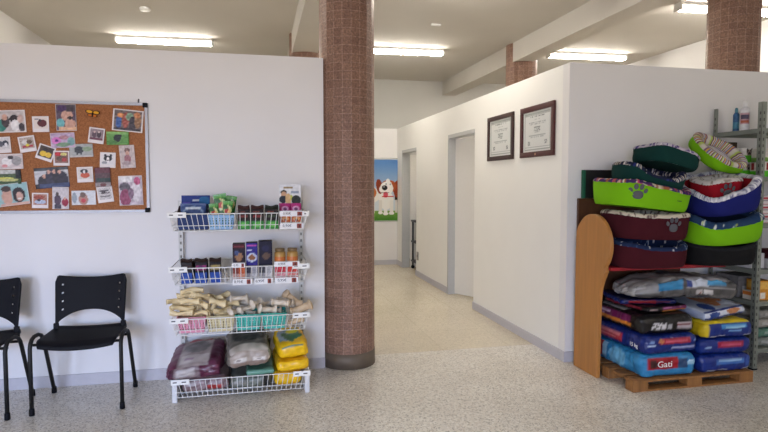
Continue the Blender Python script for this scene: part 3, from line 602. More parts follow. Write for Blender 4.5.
def basket(z0, z1):
    g = MB(); rr = .0021
    x0, x1, y0, y1 = -HWD+.004, HWD-.004, RF-cy, RB-.03-cy; n = 26
    xb0, xb1, yb0 = x0+.03, x1-.03, y0+.012            # the bottom is a little smaller than the rim
    for (a, b, c, z, r) in ((x0, x1, y0, z1, .0036), (xb0, xb1, yb0, z0, .003), ((x0+xb0)/2, (x1+xb1)/2, y0+.006, z0+.036, .0024)):
        g.tube([(a, c, z), (b, c, z)], r, 6); g.tube([(a, y1, z), (b, y1, z)], r, 6)
        g.tube([(a, c, z), (a, y1, z)], r, 6); g.tube([(b, c, z), (b, y1, z)], r, 6)
    for k in range(n+1):
        f = k/n; a = x0+(x1-x0)*f; b = xb0+(xb1-xb0)*f
        g.tube([(a, y0, z1), (b, yb0, z0)], rr, 4); g.tube([(b, yb0, z0), (b, y1, z0)], rr, 4); g.tube([(b, y1, z0), (a, y1, z1)], rr, 4)
    for k in range(1, 12):
        y = y0+(y1-y0)*k/12
        for (a, b) in ((x0, xb0), (x1, xb1)): g.tube([(a, y, z1), (b, y, z0)], rr, 4)
    for k in range(1, 5):
        y = yb0+(y1-yb0)*k/5; g.tube([(xb0, y, z0-.003), (xb1, y, z0-.003)], .0028, 5)
    o = g.build('wire_basket', M_wirewhite, rk)
    for s in (-1, 1):
        h = MB(); xx = s*(HWD-.055)
        h.rbox(.118, .006, .036, .002, .06, paint={'-y': P((236, 236, 232), ('r', .12, .36, .32, .66, (90, 90, 92)), ('r', .62, .36, .84, .66, (96, 96, 98)))}, col=(236, 236, 232), M=Matrix.Translation((xx, y0-.008, z1-.024)))
        # finer grid print on the plate's face
        h.grid(lambda u, v: (xx+(u-.5)*.112, y0-.0115, z1-.022+v*.032), 40, 12, P((238, 238, 235), ('r', .1, .38, .32, .62, (84, 84, 88)), ('r', .6, .38, .84, .62, (90, 90, 94))))
        h.build('price_plate', M_paper, o)
for a in SH: basket(*a)
def R(w, d, h, r=.004, cell=.012, **k): return MB().rbox(w, d, h, r, cell, **k)

# ---- pouch: flat standing sachet with crimped top
def pouch(label, cat, w, h, th, paint, loc, rot, group, back=None):
    g = MB()
    def side(sg, pf):
        def fn(u, v):
            b = (1-abs(2*u-1)**3)*(math.sin(min(1, v*1.12)*PI)**.7 if v*1.12 < 1 else 0)
            return ((u-.5)*w*(1-.05*math.sin(v*PI)), sg*(.0012+th*.5*b), v*h)
        return fn
    g.grid(side(-1, paint), 18, 24, paint); g.grid(side(1, paint), 18, 24, back or paint, flip=True)
    o = g.build('treat_pouch', M_foil, None, loc, rot); return tag(o, label, cat, group)

# ---------------- basket 1 (topmost)
Z1 = 1.147
t = thing('display_carton', 'open display carton with blue header card in the topmost basket', 'carton', (-.425, 4.04, Z1))
g = MB(); kr = (92, 68, 52)
g.box(-.095, .095, -.105, -.103, 0, .095, (40, 60, 110)); g.box(-.095, .095, .103, .105, 0, .15, (36, 52, 104)); g.box(-.095, .095, -.105, .105, 0, .003, kr)
for s in (-1, 1): g.prism([(-.105, 0), (.105, 0), (.105, .16), (-.02, .155), (-.105, .12)], s*.0965-.001, s*.0965+.001, 0, kr if s < 0 else (26, 34, 66))
g.build('tray', M_paper, t)
hdr = P((34, 56, 128), ('r', .4, .45, .62, .6, (196, 204, 214)), ('r', .06, .2, .3, .34, (80, 70, 160)), ('e', .8, .5, .2, .4, (30, 100, 150)), n=14)
MB().grid(lambda u, v: ((u-.5)*.19, .1025-.002, .15+v*.075), 30, 12, hdr).build('header_card', M_paper, t, solid=.002)
bp = P((40, 66, 116), ('e', .5, .62, .42, .26, (112, 134, 160)), ('e', .5, .56, .4, .22, (44, 66, 110)), ('r', .2, .78, .8, .84, (196, 206, 214)), ('e', .5, .4, .3, .12, (70, 130, 170)), ('e', .3, .42, .08, .08, (180, 150, 90)), n=26, ns=10)
for k in range(6):
    pouch('blue treat pouch packed in the open display carton' if k else 'front blue treat pouch with silvery arc in the open carton', 'pouch', .165, .172-.003*k, .02, bp, (-.425+.002*(k % 2), 3.955+k*.028, Z1+.004), (math.radians(-6), 0, 0), 'blue pouches in the display carton')
# plastic tub with lattice walls
def tub(name, label, c, loc, w, d, h, group='lattice plastic baskets on the rack', taper=.84):
    g = MB(); nC = max(5, int(w/.02)); nD = max(5, int(d/.02)); nR = 4; t_ = .003
    def q(u, side, z):
        k = taper+(1-taper)*z/h
        return {0: (u*w/2*k, -d/2*k), 1: (w/2*k, u*d/2*k), 2: (-u*w/2*k, d/2*k), 3: (-w/2*k, -u*d/2*k)}[side]
    for side in range(4):
        n = nC if side in (0, 2) else nD
        nu, nv = n*3, nR*3+4
        def fn(u, v):
            z = v*h; a = q(u*2-1, side, z); return (a[0], a[1], z)
        g.grid(fn, nu, nv, c, skip=lambda i, j: (i % 3 == 1 and 2 <= j < nR*3+1 and (j-2) % 3 == 1) or (i % 3 == 1 and 2 <= j < nR*3+1 and (j-2) % 3 == 2))
    k = taper; g.box(-w/2*k, w/2*k, -d/2*k, d/2*k, 0, .002, c)
    o = g.build('plastic_basket', M_plast, None, loc, solid=.0025)
    tag(o, label, 'basket', group)
    r = MB(); pts = [(-w/2, -d/2, h), (w/2, -d/2, h), (w/2, d/2, h), (-w/2, d/2, h), (-w/2, -d/2, h), (w/2, -d/2, h)]
    r.tube(pts, .0045, 6, c); r.build('rim', M_plast, o); return o
tub('plastic_basket', 'pale blue plastic basket of green pouches in the topmost wire basket', (150, 190, 226), (-.243, 3.99, Z1), .172, .15, .095)
gp = P((36, 104, 42), ('e', .5, .64, .4, .2, (196, 202, 140)), ('e', .4, .64, .2, .14, (186, 56, 44)), ('e', .65, .58, .16, .1, (222, 180, 110)), ('r', 0, .86, 1, 1, (84, 150, 60)), ('e', .3, .75, .2, .08, (30, 90, 40)), n=34, ns=8)
for (x, y, z, w, h, a, b, lab) in ((-.282, 3.95, .02, .062, .168, -5, -4, 'green treat pouch at front left of the pale blue basket'), (-.208, 3.95, .02, .066, .185, -4, 3, 'green treat pouch at front right of the pale blue basket'),
       (-.225, 3.975, .06, .085, .20, -3, -9, 'tallest tilted green treat pouch in the pale blue basket'), (-.28, 3.995, .02, .06, .16, 0, 3, None), (-.245, 4.012, .05, .085, .17, 3, 7, None), (-.20, 4.032, .05, .07, .165, 5, 9, 'green treat pouch leaning right out of the pale blue basket')):
    DROP.append((pouch(lab or 'green treat pouch half hidden in the pale blue basket', 'pouch', w, h, .016, gp, (x, y, Z1+z), (math.radians(a), math.radians(b), 0), 'green pouches in the pale blue basket'), 0))
def carton(label, w, d, h, paint, loc, group, rz=0, top=(40, 30, 28), flaps=True, sidec=None):
    t = thing('treat_carton', label, 'carton', loc, (0, 0, rz), group); g = MB()
    g.rbox(w, d, h, .002, .008, paint={'-y': paint, '-x': sidec or top, '+x': sidec or top, '+z': top, '+y': top}, seg=2)
    g.build('carton_body', M_paper, t)
    if flaps:
        g = MB(); g.grid(lambda u, v: ((u-.5)*w, -d/2+.001-.012*v, h-.002+.028*v+.004*math.sin(u*7+w*90)), 10, 3, top); g.build('flap', M_paper, t, solid=.001)
    return t
rg = lambda r, s: P((34, 24, 24), ('r', 0, 0, 1, .42, (56, 140, 62)), ('e', .5, .22, .3, .14, (110, 190, 90)), ('r', .12, .58, .85, .74, r), ('r', .2, .84, .6, .9, (120, 60, 50)), n=24, ns=9, seed=s)
for i, (x0, x1, r, lab) in enumerate(((-.135, -.055, (120, 50, 46), 'brown and green treat carton beside the pale blue basket'), (-.050, .038, (130, 44, 44), 'middle brown and green treat carton with red lettering'), (.043, .135, (60, 70, 50), 'darkest brown and green treat carton beside the white display stand'))):
    carton(lab, x1-x0-.004, .2, .135, rg(r, i), ((x0+x1)/2, 4.0+.1-.1, Z1), 'brown and green treat cartons', top=(58, 34, 32) if i < 2 else (30, 34, 28))
# white display stand with two tiers of pouches
t = thing('display_stand', 'white cardboard display stand with dog picture header in the topmost basket', 'display', (.222, 4.02, Z1))
hd = P((226, 226, 228), ('r', .22, .86, .62, .92, (150, 130, 96)), ('r', .55, .68, .9, .76, (150, 160, 176)), ('e', .22, .72, .14, .08, (70, 60, 56)), ('e', .22, .6, .13, .14, (204, 160, 128)), ('e', .2, .45, .2, .14, (52, 56, 66)), ('e', .42, .45, .14, .22, (214, 178, 130)), ('e', .56, .52, .06, .1, (190, 196, 90)), ('e', .78, .42, .22, .18, (50, 56, 52)), ('r', 0, 0, 1, .3, (170, 40, 110)), n=16, ns=9)
MB().grid(lambda u, v: ((u-.5)*.155, .05, .11+v*.19), 36, 44, hd).build('header_card', M_paper, t, solid=.003)
g = MB(); g.rbox(.155, .06, .085, .002, .03, col=(222, 222, 222), M=Matrix.Translation((0, .02, 0)), seg=2); g.rbox(.155, .05, .02, .002, .03, col=(226, 226, 226), M=Matrix.Translation((0, -.04, 0)), seg=2)
g.box(-.0775, .0775, -.012, -.010, .085, .118, (232, 232, 230)); g.build('stepped_tray', M_paper, t)
mg = P((176, 40, 116), ('e', .5, .55, .38, .22, (206, 150, 190)), ('e', .5, .5, .2, .14, (110, 50, 96)), ('r', 0, 0, 1, .3, (226, 216, 222)), n=20)
og = P((196, 92, 44), ('e', .5, .6, .36, .2, (226, 170, 120)), ('r', 0, 0, 1, .28, (226, 218, 206)), ('e', .5, .5, .16, .12, (120, 60, 40)), n=24)
for k, x in enumerate((-.038, .038)):
    pouch(('left' if k == 0 else 'right')+' magenta pouch standing on the upper tier of the display stand', 'pouch', .07, .082, .014, mg, (.222+x, 4.025, Z1+.087), (math.radians(-4), 0, 0), 'magenta pouches')
    pouch(('left' if k == 0 else 'right')+' orange pouch standing on the lower tier of the display stand', 'pouch', .07, .068, .014, og, (.222+x, 3.98, Z1+.021), (math.radians(-4), 0, 0), 'orange pouches')
def price_card(x0, x1, z0, z1, y, label, txt='0,95€'):
    w, h = x1-x0, z1-z0; t = thing('price_card', label, 'price card', ((x0+x1)/2, y, z0), group='white price cards')
    pf = P((234, 234, 236), ('r', .72, .14, .92, .9, (140, 66, 56)), ('r', .78, .2, .86, .7, (80, 44, 44)), ('r', .04, .1, .4, .14, (150, 150, 156)))
    MB().grid(lambda u, v: ((u-.5)*w, 0, v*h), 40, 14, pf).build('card', M_paper, t, solid=.0015)
    letters(txt, h*.62, M_ink, t, (-w*.2, -.0016, h*.53))
price_card(.14, .305, 1.233, 1.268, 3.862, 'upper white price card clipped under the dog picture display')
price_card(.142, .30, 1.148, 1.188, 3.863, 'lower white price card clipped across the topmost wire basket')
# ---------------- basket 2
Z2 = .793
for i, (x0, x1, c1, c2, lab) in enumerate(((-.50, -.425, (60, 36, 30), (70, 40, 34), 'dark brown and blue carton at the end of the second basket'), (-.418, -.338, (150, 50, 110), (90, 40, 90), 'dark carton with pink band between two others in second basket'), (-.330, -.25, (150, 136, 96), (170, 150, 90), 'dark carton with beige panel in the second basket'))):
    carton(lab, x1-x0-.004, .17, .142, P((26, 22, 26), ('r', 0, 0, 1, .48, (36, 74, 160)), ('r', .1, .6, .92, .86, c1), ('e', .45, .74, .3, .08, c2), ('r', .15, .2, .6, .28, (110, 140, 200)), ('r', .2, .54, .8, .58, (190, 180, 190)), n=18), ((x0+x1)/2, 3.985, Z2), 'brown and blue cartons in the second basket', rz=math.radians((-3, 2, 4)[i]), top=(46, 32, 28))
cat1 = P((34, 24, 40), ('r', 0, .8, 1, 1, (66, 20, 30)), ('e', .5, .4, .3, .2, (150, 110, 80)), ('e', .35, .6, .16, .12, (70, 84, 130)), ('r', .1, .86, .9, .92, (120, 50, 60)), ('r', 0, 0, 1, .16, (206, 200, 196)), n=20)
cat2 = P((46, 40, 130), ('r', .05, .86, .95, .93, (196, 80, 170)), ('r', .1, .64, .5, .72, (206, 210, 226)), ('e', .5, .36, .42, .2, (196, 206, 226)), ('e', .5, .36, .3, .13, (140, 90, 60)), ('r', 0, 0, 1, .06, (70, 60, 150)), n=18)
cat3 = P((24, 22, 46), ('e', .55, .38, .3, .14, (96, 76, 66)), ('e', .5, .7, .3, .12, (36, 36, 70)), n=10)
tray = lambda c1, c2: P((206, 200, 200), ('r', .02, .55, .48, .98, c1), ('r', .52, .55, .98, .98, c2), ('r', .02, .05, .48, .5, mix(c1, (240, 240, 240), .5)), ('r', .52, .05, .98, .5, mix(c2, (235, 235, 235), .4)), n=40, ns=10)
for i, (x0, x1, pf, h, c1, c2, lab, l2) in enumerate(((-.175, -.09, cat1, .15, (130, 60, 50), (190, 90, 50), 'tall maroon carton with cat picture in second basket', 'tray of orange sachets under the tall maroon carton'), (-.086, -.006, cat2, .155, (50, 46, 60), (150, 150, 160), 'tall violet carton showing a food bowl in second basket', 'tray of grey sachets under the tall violet carton'), (-.002, .092, cat3, .165, (60, 60, 70), (170, 170, 176), 'tall near-black navy carton in second basket', 'tray of dark sachets under the tall navy carton'))):
    t = thing('sachet_tray', l2, 'tray', ((x0+x1)/2, 3.985, Z2), group='sachet trays in the second basket')
    R(x1-x0-.003, .16, .102, .002, .006, paint={'-y': tray(c1, c2)}, col=(190, 186, 182)).build('tray_body', M_paper, t)
    carton(lab, x1-x0-.004, .1, h, pf, ((x0+x1)/2, 3.985, Z2+.103), 'tall cartons in the second basket', top=(30, 24, 34), flaps=False)
t = thing('sachet_tray', 'tray of red sachets beneath the two gold jars', 'tray', (.185, 3.985, Z2), group='sachet trays in the second basket')
R(.165, .16, .096, .002, .006, paint={'-y': tray((190, 50, 66), (200, 60, 50))}, col=(196, 190, 186)).build('tray_body', M_paper, t)
for k, x in enumerate((.143, .228)):
    t = thing('treat_jar', ('left' if k == 0 else 'right')+' gold and orange treat jar of the pair in second basket', 'jar', (x, 3.96, Z2+.097), group='gold treat jars')
    MB().lathe([(.034, 0, (226, 210, 190)), (.038, .004, (226, 212, 196)), (.038, .03, (228, 214, 200)), (.038, .032, (206, 120, 60)), (.038, .06, (200, 110, 50)), (.038, .062, (190, 150, 80)), (.037, .088, (170, 130, 70)), (.03, .097, (150, 120, 70))], 24).build('jar_body', M_plast, t)
    MB().lathe([(.03, .096), (.033, .098), (.033, .116), (.03, .118)], 24, (120, 96, 60)).build('jar_lid', M_plast, t)
price_card(.10, .272, .892, .926, 3.863, 'white price card clipped under the two gold jars')
price_card(-.172, -.045, .778, .818, 3.866, 'first white price card along the bottom of the second basket')
price_card(-.03, .09, .778, .818, 3.866, 'middle white price card along the bottom of the second basket')
price_card(.105, .262, .778, .818, 3.866, 'white price card at the bottom of second basket, under red sachets')
price_card(-.175, -.09, .895, .925, 3.863, 'small white price card under the tall maroon carton', '0,95')
# ---------------- basket 3: four plastic baskets with chews
Z3 = .455
TB = [(-.445, .185, (232, 160, 184), 'pink'), (-.257, .18, (222, 210, 168), 'cream'), (-.075, .17, (84, 196, 182), 'left turquoise'), (.098, .165, (84, 196, 182), 'right turquoise')]
for x, w, c, nme in TB:
    tub('plastic_basket', {'pink': 'pink lattice plastic basket heaped with cream rawhide', 'cream': 'cream lattice plastic basket between pink and turquoise ones', 'left turquoise': 'turquoise lattice plastic basket beside the cream basket', 'right turquoise': 'turquoise lattice plastic basket furthest from the cream basket'}[nme], c, (x, 4.01, Z3), w, .19, .105)
def chew(loc, ln, r, rot, label, group, c=(236, 217, 172), seed=0):
    """rolled rawhide: a twisted, flared roll"""
    g = MB(); n = 18
    def fn(u, v):
        a = u*2*PI; x = (v-.5)*ln
        rr = r*(1+.35*(abs(v-.5)*2)**3+.22*math.sin(2*a+v*7+seed)+.12*math.sin(5*a-v*9+seed))
        return (x, rr*math.cos(a)*.8+.006*math.sin(v*5+seed), rr*math.sin(a)+.008*math.sin(v*4+seed*2))
    g.grid(fn, 16, n, lambda u, v: mix(c, (196, 168, 112), max(0, .5*math.sin(u*12+v*6+seed))*.7))
    o = g.build('rawhide_chew', M_raw, None, loc, rot, solid=.003); DROP.append((o, .03+.006*len(DROP) % .04)); return tag(o, label, 'dog chew', group)
def bone(loc, ln, r, rot, label, group, c=(226, 214, 190), seed=0):
    """knotted rawhide bone"""
    g = MB(); n = 26
    def fn(u, v):
        a = u*2*PI; x = (v-.5)*ln; e = abs(v-.5)*2
        k = .62+.55*math.exp(-((e-.82)/.13)**2)
        lobe = 1+.25*math.cos(2*a)*math.exp(-((e-.82)/.16)**2)
        rr = r*k*lobe*(1+.06*math.sin(6*a+v*20+seed))*math.sqrt(max(0, 1-max(0, (e-.86)/.14)**2))
        return (x, rr*math.cos(a), rr*math.sin(a))
    g.grid(fn, 16, n, lambda u, v: mix(c, (184, 158, 122), max(0, math.sin(u*10+v*14+seed))*.4))
    o = g.build('rawhide_bone', M_raw, None, loc, rot); DROP.append((o, .05)); return tag(o, label, 'dog chew', group)
rnd = random.Random(5)
# long rolls over the pink basket, spilling to the outer side
pk = [(-.055, -.05, .085, .15, -14, 12), (.03, -.05, .085, .14, 8, -16), (-.03, .02, .085, .15, -6, -8), (.045, .03, .085, .13, 12, 20), (-.075, -.055, .11, .15, -18, 18), (.0, -.04, .11, .15, -26, 24), (.055, -.05, .12, .13, 16, -22), (-.06, .02, .12, .15, -10, -16), (.02, .02, .13, .15, -16, 10),
      (-.085, -.03, .14, .13, -6, 40), (-.02, -.05, .145, .14, -20, 6), (.05, .0, .15, .14, 22, 34), (-.03, .03, .16, .15, -10, 12), (.07, -.04, .15, .12, 34, 10), (.02, -.02, .17, .15, -14, 22), (-.08, .05, .13, .12, 4, 60), (.0, .07, .12, .14, 4, 6), (.04, .07, .14, .12, -10, 34)]
for i, (dx, dy, dz, ln, ry, rz) in enumerate(pk):
    chew((-.445+dx, 4.01+dy, Z3+dz), ln, .0155, (rnd.uniform(0, 6), math.radians(ry), math.radians(rz)), 'long cream rolled rawhide chew heaped over the pink basket', 'rawhide rolls over the pink basket', seed=i)
for i, (dx, dy, dz, ln, ry, rz) in enumerate(((-.03, -.05, .085, .12, -10, 12), (.035, -.05, .09, .11, 14, -10), (-.035, .02, .09, .12, -8, 20), (.03, .03, .09, .11, 10, -14), (-.01, -.04, .12, .12, -30, 20), (.035, -.02, .13, .12, 40, 10), (-.035, .0, .13, .13, -42, 10), (.0, .04, .13, .12, 14, 36), (.05, .05, .12, .11, 20, 60), (-.03, -.045, .15, .11, 12, -20))):
    chew((-.257+dx, 4.01+dy, Z3+dz), ln, .019, (rnd.uniform(0, 6), math.radians(ry), math.radians(rz)), 'wide cream rawhide roll standing out of the cream basket', 'rawhide rolls in the cream basket', (230, 212, 168), seed=i+20)
for i, (dx, dy, dz, ry, rz) in enumerate(((-.10, -.05, .10, 10, 60), (-.07, -.02, .135, -20, 15), (-.02, -.06, .10, 5, 10), (.0, .02, .14, 12, -30), (.05, -.04, .12, -10, 40), (.03, .06, .12, 0, 80), (-.06, .06, .12, 8, -20))):
    bone((-.075+dx*.9, 4.01+dy, Z3+dz), .13, .023, (rnd.uniform(0, 3), math.radians(ry), math.radians(rz)), 'knotted white rawhide bone in the turquoise basket beside the cream one', 'rawhide bones, first turquoise basket', (216, 206, 190), seed=i)
for i, (dx, dy, dz, ry, rz, rr) in enumerate(((-.05, -.05, .11, 10, 20, .03), (.0, .0, .145, -12, 8, .026), (.05, -.06, .115, 4, -12, .03), (-.06, .05, .13, 20, 50, .024), (.04, .05, .14, -8, 30, .024), (.07, .0, .13, 16, -40, .024))):
    bone((.098+dx*.9, 4.01+dy, Z3+dz), .135, rr, (rnd.uniform(0, 3), math.radians(ry), math.radians(rz)), 'fat knotted rawhide bone piled in the turquoise basket furthest from cream', 'rawhide bones, second turquoise basket', (228, 216, 198), seed=i+9)
for i, (x, y, z, ln, rr, ry, rz, lab) in enumerate(((.235, 3.96, .05, .12, .03, 70, 0, 'rawhide bone standing low at the basket end'), (.285, 3.98, .145, .17, .042, -52, 8, 'largest beige knotted bone leaning over the basket end'), (.225, 4.05, .16, .16, .036, -80, 0, 'upright beige knotted bone at the back of the heap'), (.20, 3.965, .125, .14, .03, -24, 14, 'pale knotted bone lying between turquoise basket and largest bone'), (.29, 4.06, .06, .14, .035, 60, 20, 'beige knotted bone half hidden at the end of the third basket'))):
    bone((x, y, Z3+z), ln, rr, (0, math.radians(ry), math.radians(rz)), lab, 'loose beige bones at the end of the third basket', (214, 190, 158), seed=i+30)
# ---------------- basket 4: sacks
Z4 = .042
def sack(name, label, w, d, h, paint, loc, rot=(0, 0, 0), group=None, amp=.008, r=.05, seed=0, col=(120, 110, 110), m=None, ns=5, cell=.014, cat='sack', parent=None, bulge=.0, drop=0, warp=None):
    g = MB().rbox(w, d, h, min(r, h*.47), cell, paint=paint, col=col, amp=amp, ns=ns, seed=seed, seg=4, bulge=bulge)
    if warp: g.v = [warp(v, w, d, h) for v in g.v]
    o = g.build(name, m or M_sack, parent, loc, rot)
    if cat: tag(o, label, cat, group)
    if drop: DROP.append((o, drop))
    return o
pur, gry = (92, 36, 66), (150, 140, 140)
ptop = P(gry, ('r', 0, 0, .22, 1, pur), ('r', .8, 0, 1, 1, (82, 30, 58)), ('e', .5, .62, .24, .22, (112, 110, 112)), ('r', .24, .08, .78, .34, (190, 184, 184)), ('r', .3, .88, .76, .97, (150, 50, 66)), ('r', .32, .16, .5, .24, (150, 130, 150)), n=36, ns=6)
pfr = P((128, 112, 116), ('r', 0, 0, .16, 1, (70, 30, 52)), ('r', .62, 0, 1, 1, (84, 32, 58)), ('r', .2, .4, .56, .8, (176, 170, 170)), n=44, ns=9)
sack('pet_food_sack', 'grey and mauve sack lying in the lowest wire basket, underneath', .31, .36, .108, {'-y': P((150, 128, 132), ('r', .05, .5, .3, .8, (186, 176, 178)), ('r', .55, .2, .9, .5, (176, 60, 60)), n=60, ns=10), '*': (140, 116, 122)}, (-.368, 4.105, Z4), group='sacks in the lowest basket', seed=1, drop=.02)
sack('pet_food_sack', 'purple and grey sack drooping over the lowest basket end', .345, .42, .125, {'-y': pfr, '+z': ptop, '-x': P((104, 52, 78), n=40), '*': pur}, (-.42, 4.05, Z4+.128), (math.radians(8), math.radians(-3), math.radians(-4)), 'sacks in the lowest basket', seed=2, amp=.011, warp=lambda v, w, d, h: Vector((v.x*(1+.05*(1-v.z/h)), v.y, v.z*(1-.22*max(0, -v.x/(w/2))**2-.15*max(0, -v.y/(d/2))**2))), drop=.05)
sack('pet_food_sack', 'grey green sack lying in the lowest basket, lower layer', .28, .36, .10, {'-y': P((110, 116, 108), ('r', .1, .3, .4, .7, (150, 150, 146)), ('r', .8, 0, 1, 1, (34, 34, 34)), n=60, ns=9), '*': (100, 106, 100)}, (-.065, 4.105, Z4), group='sacks in the lowest basket', seed=3, drop=.05)
sack('pet_food_sack', 'teal edged flat sack sandwiched in the lowest basket', .19, .40, .036, {'-y': P((96, 146, 128), n=20), '+z': P((90, 136, 120), n=20), '*': (90, 130, 116)}, (.0, 4.07, Z4+.102), group='sacks in the lowest basket', seed=4, r=.02, amp=.003, drop=.05)
gtop = P((104, 100, 92), ('e', .55, .62, .42, .3, (52, 54, 50)), ('e', .5, .74, .16, .08, (150, 150, 140)), ('r', 0, 0, 1, .2, (178, 170, 160)), ('e', .5, .93, .45, .1, (72, 86, 74)), n=40, ns=6)
gfr = P((172, 160, 150), ('r', 0, 0, 1, .34, (140, 122, 112)), ('r', .14, .36, .42, .62, (224, 220, 216)), ('r', .58, .36, .84, .62, (226, 222, 218)), ('r', .2, .42, .3, .56, (130, 116, 110)), ('r', .66, .42, .76, .56, (130, 116, 110)), n=26, ns=7)
sack('pet_food_sack', 'beige fronted sack with dark printed top beside the purple one', .29, .40, .15, {'-y': gfr, '+z': gtop, '-x': P((128, 122, 112), n=30), '+x': P((100, 106, 92), n=40), '*': (110, 106, 98)}, (-.08, 4.06, Z4+.15), (math.radians(9), math.radians(-4), math.radians(4)), 'sacks in the lowest basket', seed=5, amp=.012, warp=lambda v, w, d, h: Vector((v.x, v.y, v.z*(1-.25*(v.x/(w/2))**2-.12*max(0, -v.y/(d/2))**2+.1*nz(v.x*9, v.y*9)))), drop=.05)
sack('pet_food_sack', 'small camouflage coloured sack tucked beside the beige fronted sack', .13, .04, .13, {'*': P((118, 104, 88), ('r', 0, .6, 1, 1, (66, 70, 60)), ('e', .5, .5, .3, .12, (130, 120, 96)), n=50, ns=8)}, (.0, 4.31, Z4+.15), (math.radians(10), math.radians(8), 0), 'sacks in the lowest basket', seed=6, amp=.008, drop=.05)
yel = (240, 192, 20)
yf = P(yel, ('r', 0, .0, 1, .1, (206, 150, 10)), n=26, ns=6)
ytop = P(yel, ('r', .08, .28, .86, .8, (96, 132, 120)), ('e', .3, .5, .2, .34, (150, 160, 170), .6), ('e', .6, .4, .3, .14, (46, 120, 84)), ('e', .62, .66, .24, .08, (214, 200, 40)), ('e', .4, .4, .1, .3, (70, 110, 60), .5), n=16, ns=6)
ygr = 'bright yellow sacks'
sack('yellow_sack', 'bright yellow sack at the bottom, inside the wire basket', .20, .36, .115, {'*': yf}, (.188, 4.105, Z4), group=ygr, seed=7, amp=.007, drop=.05)
sack('yellow_sack', 'bright yellow sack in the middle of its stack', .225, .40, .085, {'*': yf}, (.215, 4.07, Z4+.122), (0, math.radians(-3), math.radians(3)), ygr, seed=8, amp=.007, drop=.05)
sack('yellow_sack', 'topmost bright yellow sack with green pictured label', .215, .34, .105, {'-y': P(yel, ('r', .1, .78, .86, 1, (110, 140, 124)), n=26, ns=6), '+z': ytop, '*': yf}, (.215, 4.075, Z4+.215), (math.radians(9), math.radians(-5), math.radians(5)), ygr, seed=9, amp=.009, r=.04, warp=lambda v, w, d, h: Vector((v.x*(1-.06*v.z/h), v.y, v.z*(1-.14*max(0, -v.x/(w/2))**2+.1*nz(v.x*8, v.y*8+3)))), drop=.05)
# ------------------------------------------------------------------ wooden display unit with beds and sacks
M_ply = wood_mat('orange_plywood', (176, 120, 62), .45, 2.2, k=.09)
M_brown = wood_mat('dark_stained_board', (84, 52, 32), .5, 2., k=.15)
M_pal = wood_mat('pallet_wood', (146, 100, 54), .7, 2., (0, PI/2, 0), k=.25)
t = thing('display_unit', 'plywood display unit with round topped side panel and red shelf', 'display unit', (2.97, 3.83, 0))
ux, uy = 2.97, 3.83
ol = [(4.02, 0.), (3.705, 0.), (3.70, .50), (3.697, .60), (3.685, .68), (3.66, .745), (3.625, .81)]
c0, r0 = (3.80, 1.0), .226
for k in range(0, 27):
    a = math.radians(222-k*(222-20)/26); ol.append((c0[0]+r0*math.cos(a), c0[1]+r0*math.sin(a)))
ol += [(4.02, 1.03)]
MB().prism([(a-uy, b) for a, b in ol], 2.452-ux, 2.484-ux, 0).build('side_panel', M_ply, t).modifiers.new('bev', 'BEVEL').width = .003
MB().box(2.50-ux, 3.46-ux, 4.068-uy, 4.092-uy, 0, 1.335).build('back_panel', M_brown, t)
g = MB(); g.box(2.555-ux, 3.46-ux, 4.066-uy, 4.094-uy, 1.337, 1.562, mi=0); g.box(2.535-ux, 2.555-ux, 4.064-uy, 4.094-uy, 1.337, 1.562, mi=1)
g.build('header_panel', [mat('matt_black_panel', (14, 14, 15), .7), mat('green_edge', (20, 92, 66), .6)], t)
MB().box(2.486-ux, 3.46-ux, 3.60-uy, 4.066-uy, .822, .846).build('shelf', mat('red_shelf_laminate', (150, 20, 34), .5), t)
# pallet
t = thing('display_pallet', 'low wooden pallet on the floor under the pet food sacks', 'pallet', (3.03, 3.715, 0))
W2, D2 = .50, .33
for k in range(5): MB().rbox(2*W2, .105, .016, .003, .2, M=Matrix.Translation((0, -D2+.0525+k*.139, .066))).build('deck_board', M_pal, t)
for k in range(3):
    MB().rbox(2*W2, .09, .014, .003, .2, M=Matrix.Translation((0, -D2+.045+k*.285, 0))).build('bottom_board', M_pal, t)
    for x in (-W2+.06, 0, W2-.06): MB().rbox(.12, .09, .0525, .003, .2, M=Matrix.Translation((x, -D2+.045+k*.285, .0138))).build('block', M_pal, t)
# sacks on the pallet ----------------------------------------------------
Zp = .083; gl_ = 'sacks in the pallet stack next to the plywood panel'; gr_ = 'sacks in the pallet stack next to the metal shelving'
lb, db, bk_, red = (46, 128, 180), (20, 40, 112), (15, 13, 17), (156, 22, 38)
def psack(label, w, d, h, paint, loc, rot=(0, 0, 0), group=None, seed=0, amp=.0085, r=.045, up=.1, bulge=.008, cell=.011, name='pet_food_sack', warp=None):
    o = sack(name, label, w, d, h, paint, loc, rot, group, amp, r, seed, m=M_foil, ns=4, cell=cell, bulge=bulge, warp=warp)
    DROP.append((o, up)); return o
s1 = psack('light blue sack with red name patch, lowest on the pallet', .435, .62, .165,
  {'-y': P(lb, ('r', .1, .34, .66, .84, red), ('e', .2, .6, .07, .18, (70, 40, 40)), ('r', .66, .36, .84, .8, (40, 70, 110)), ('r', .84, .5, .97, .6, (150, 190, 214)), ('r', .86, .62, .96, .7, (180, 206, 224)), ('r', .4, .08, .52, .13, (206, 216, 220)), ('r', .56, .09, .66, .14, (206, 216, 220)), n=22, ns=7),
   '-x': P(lb, ('r', 0, .2, .26, .95, red), ('r', .26, .2, .34, .95, (150, 200, 224)), ('e', .55, .5, .16, .4, (110, 176, 214)), n=26, ns=6), '*': P(lb, n=20)}, (2.832, 3.715, Zp), group=gl_, seed=1)
letters('Gati', .062, M_inkw, s1, (-.055, -.333, .10), sx=1.15)
letters('Gati', .06, M_inkw, s1, (-.238, .235, .105), (PI/2, 0, -PI/2), sx=1.15)
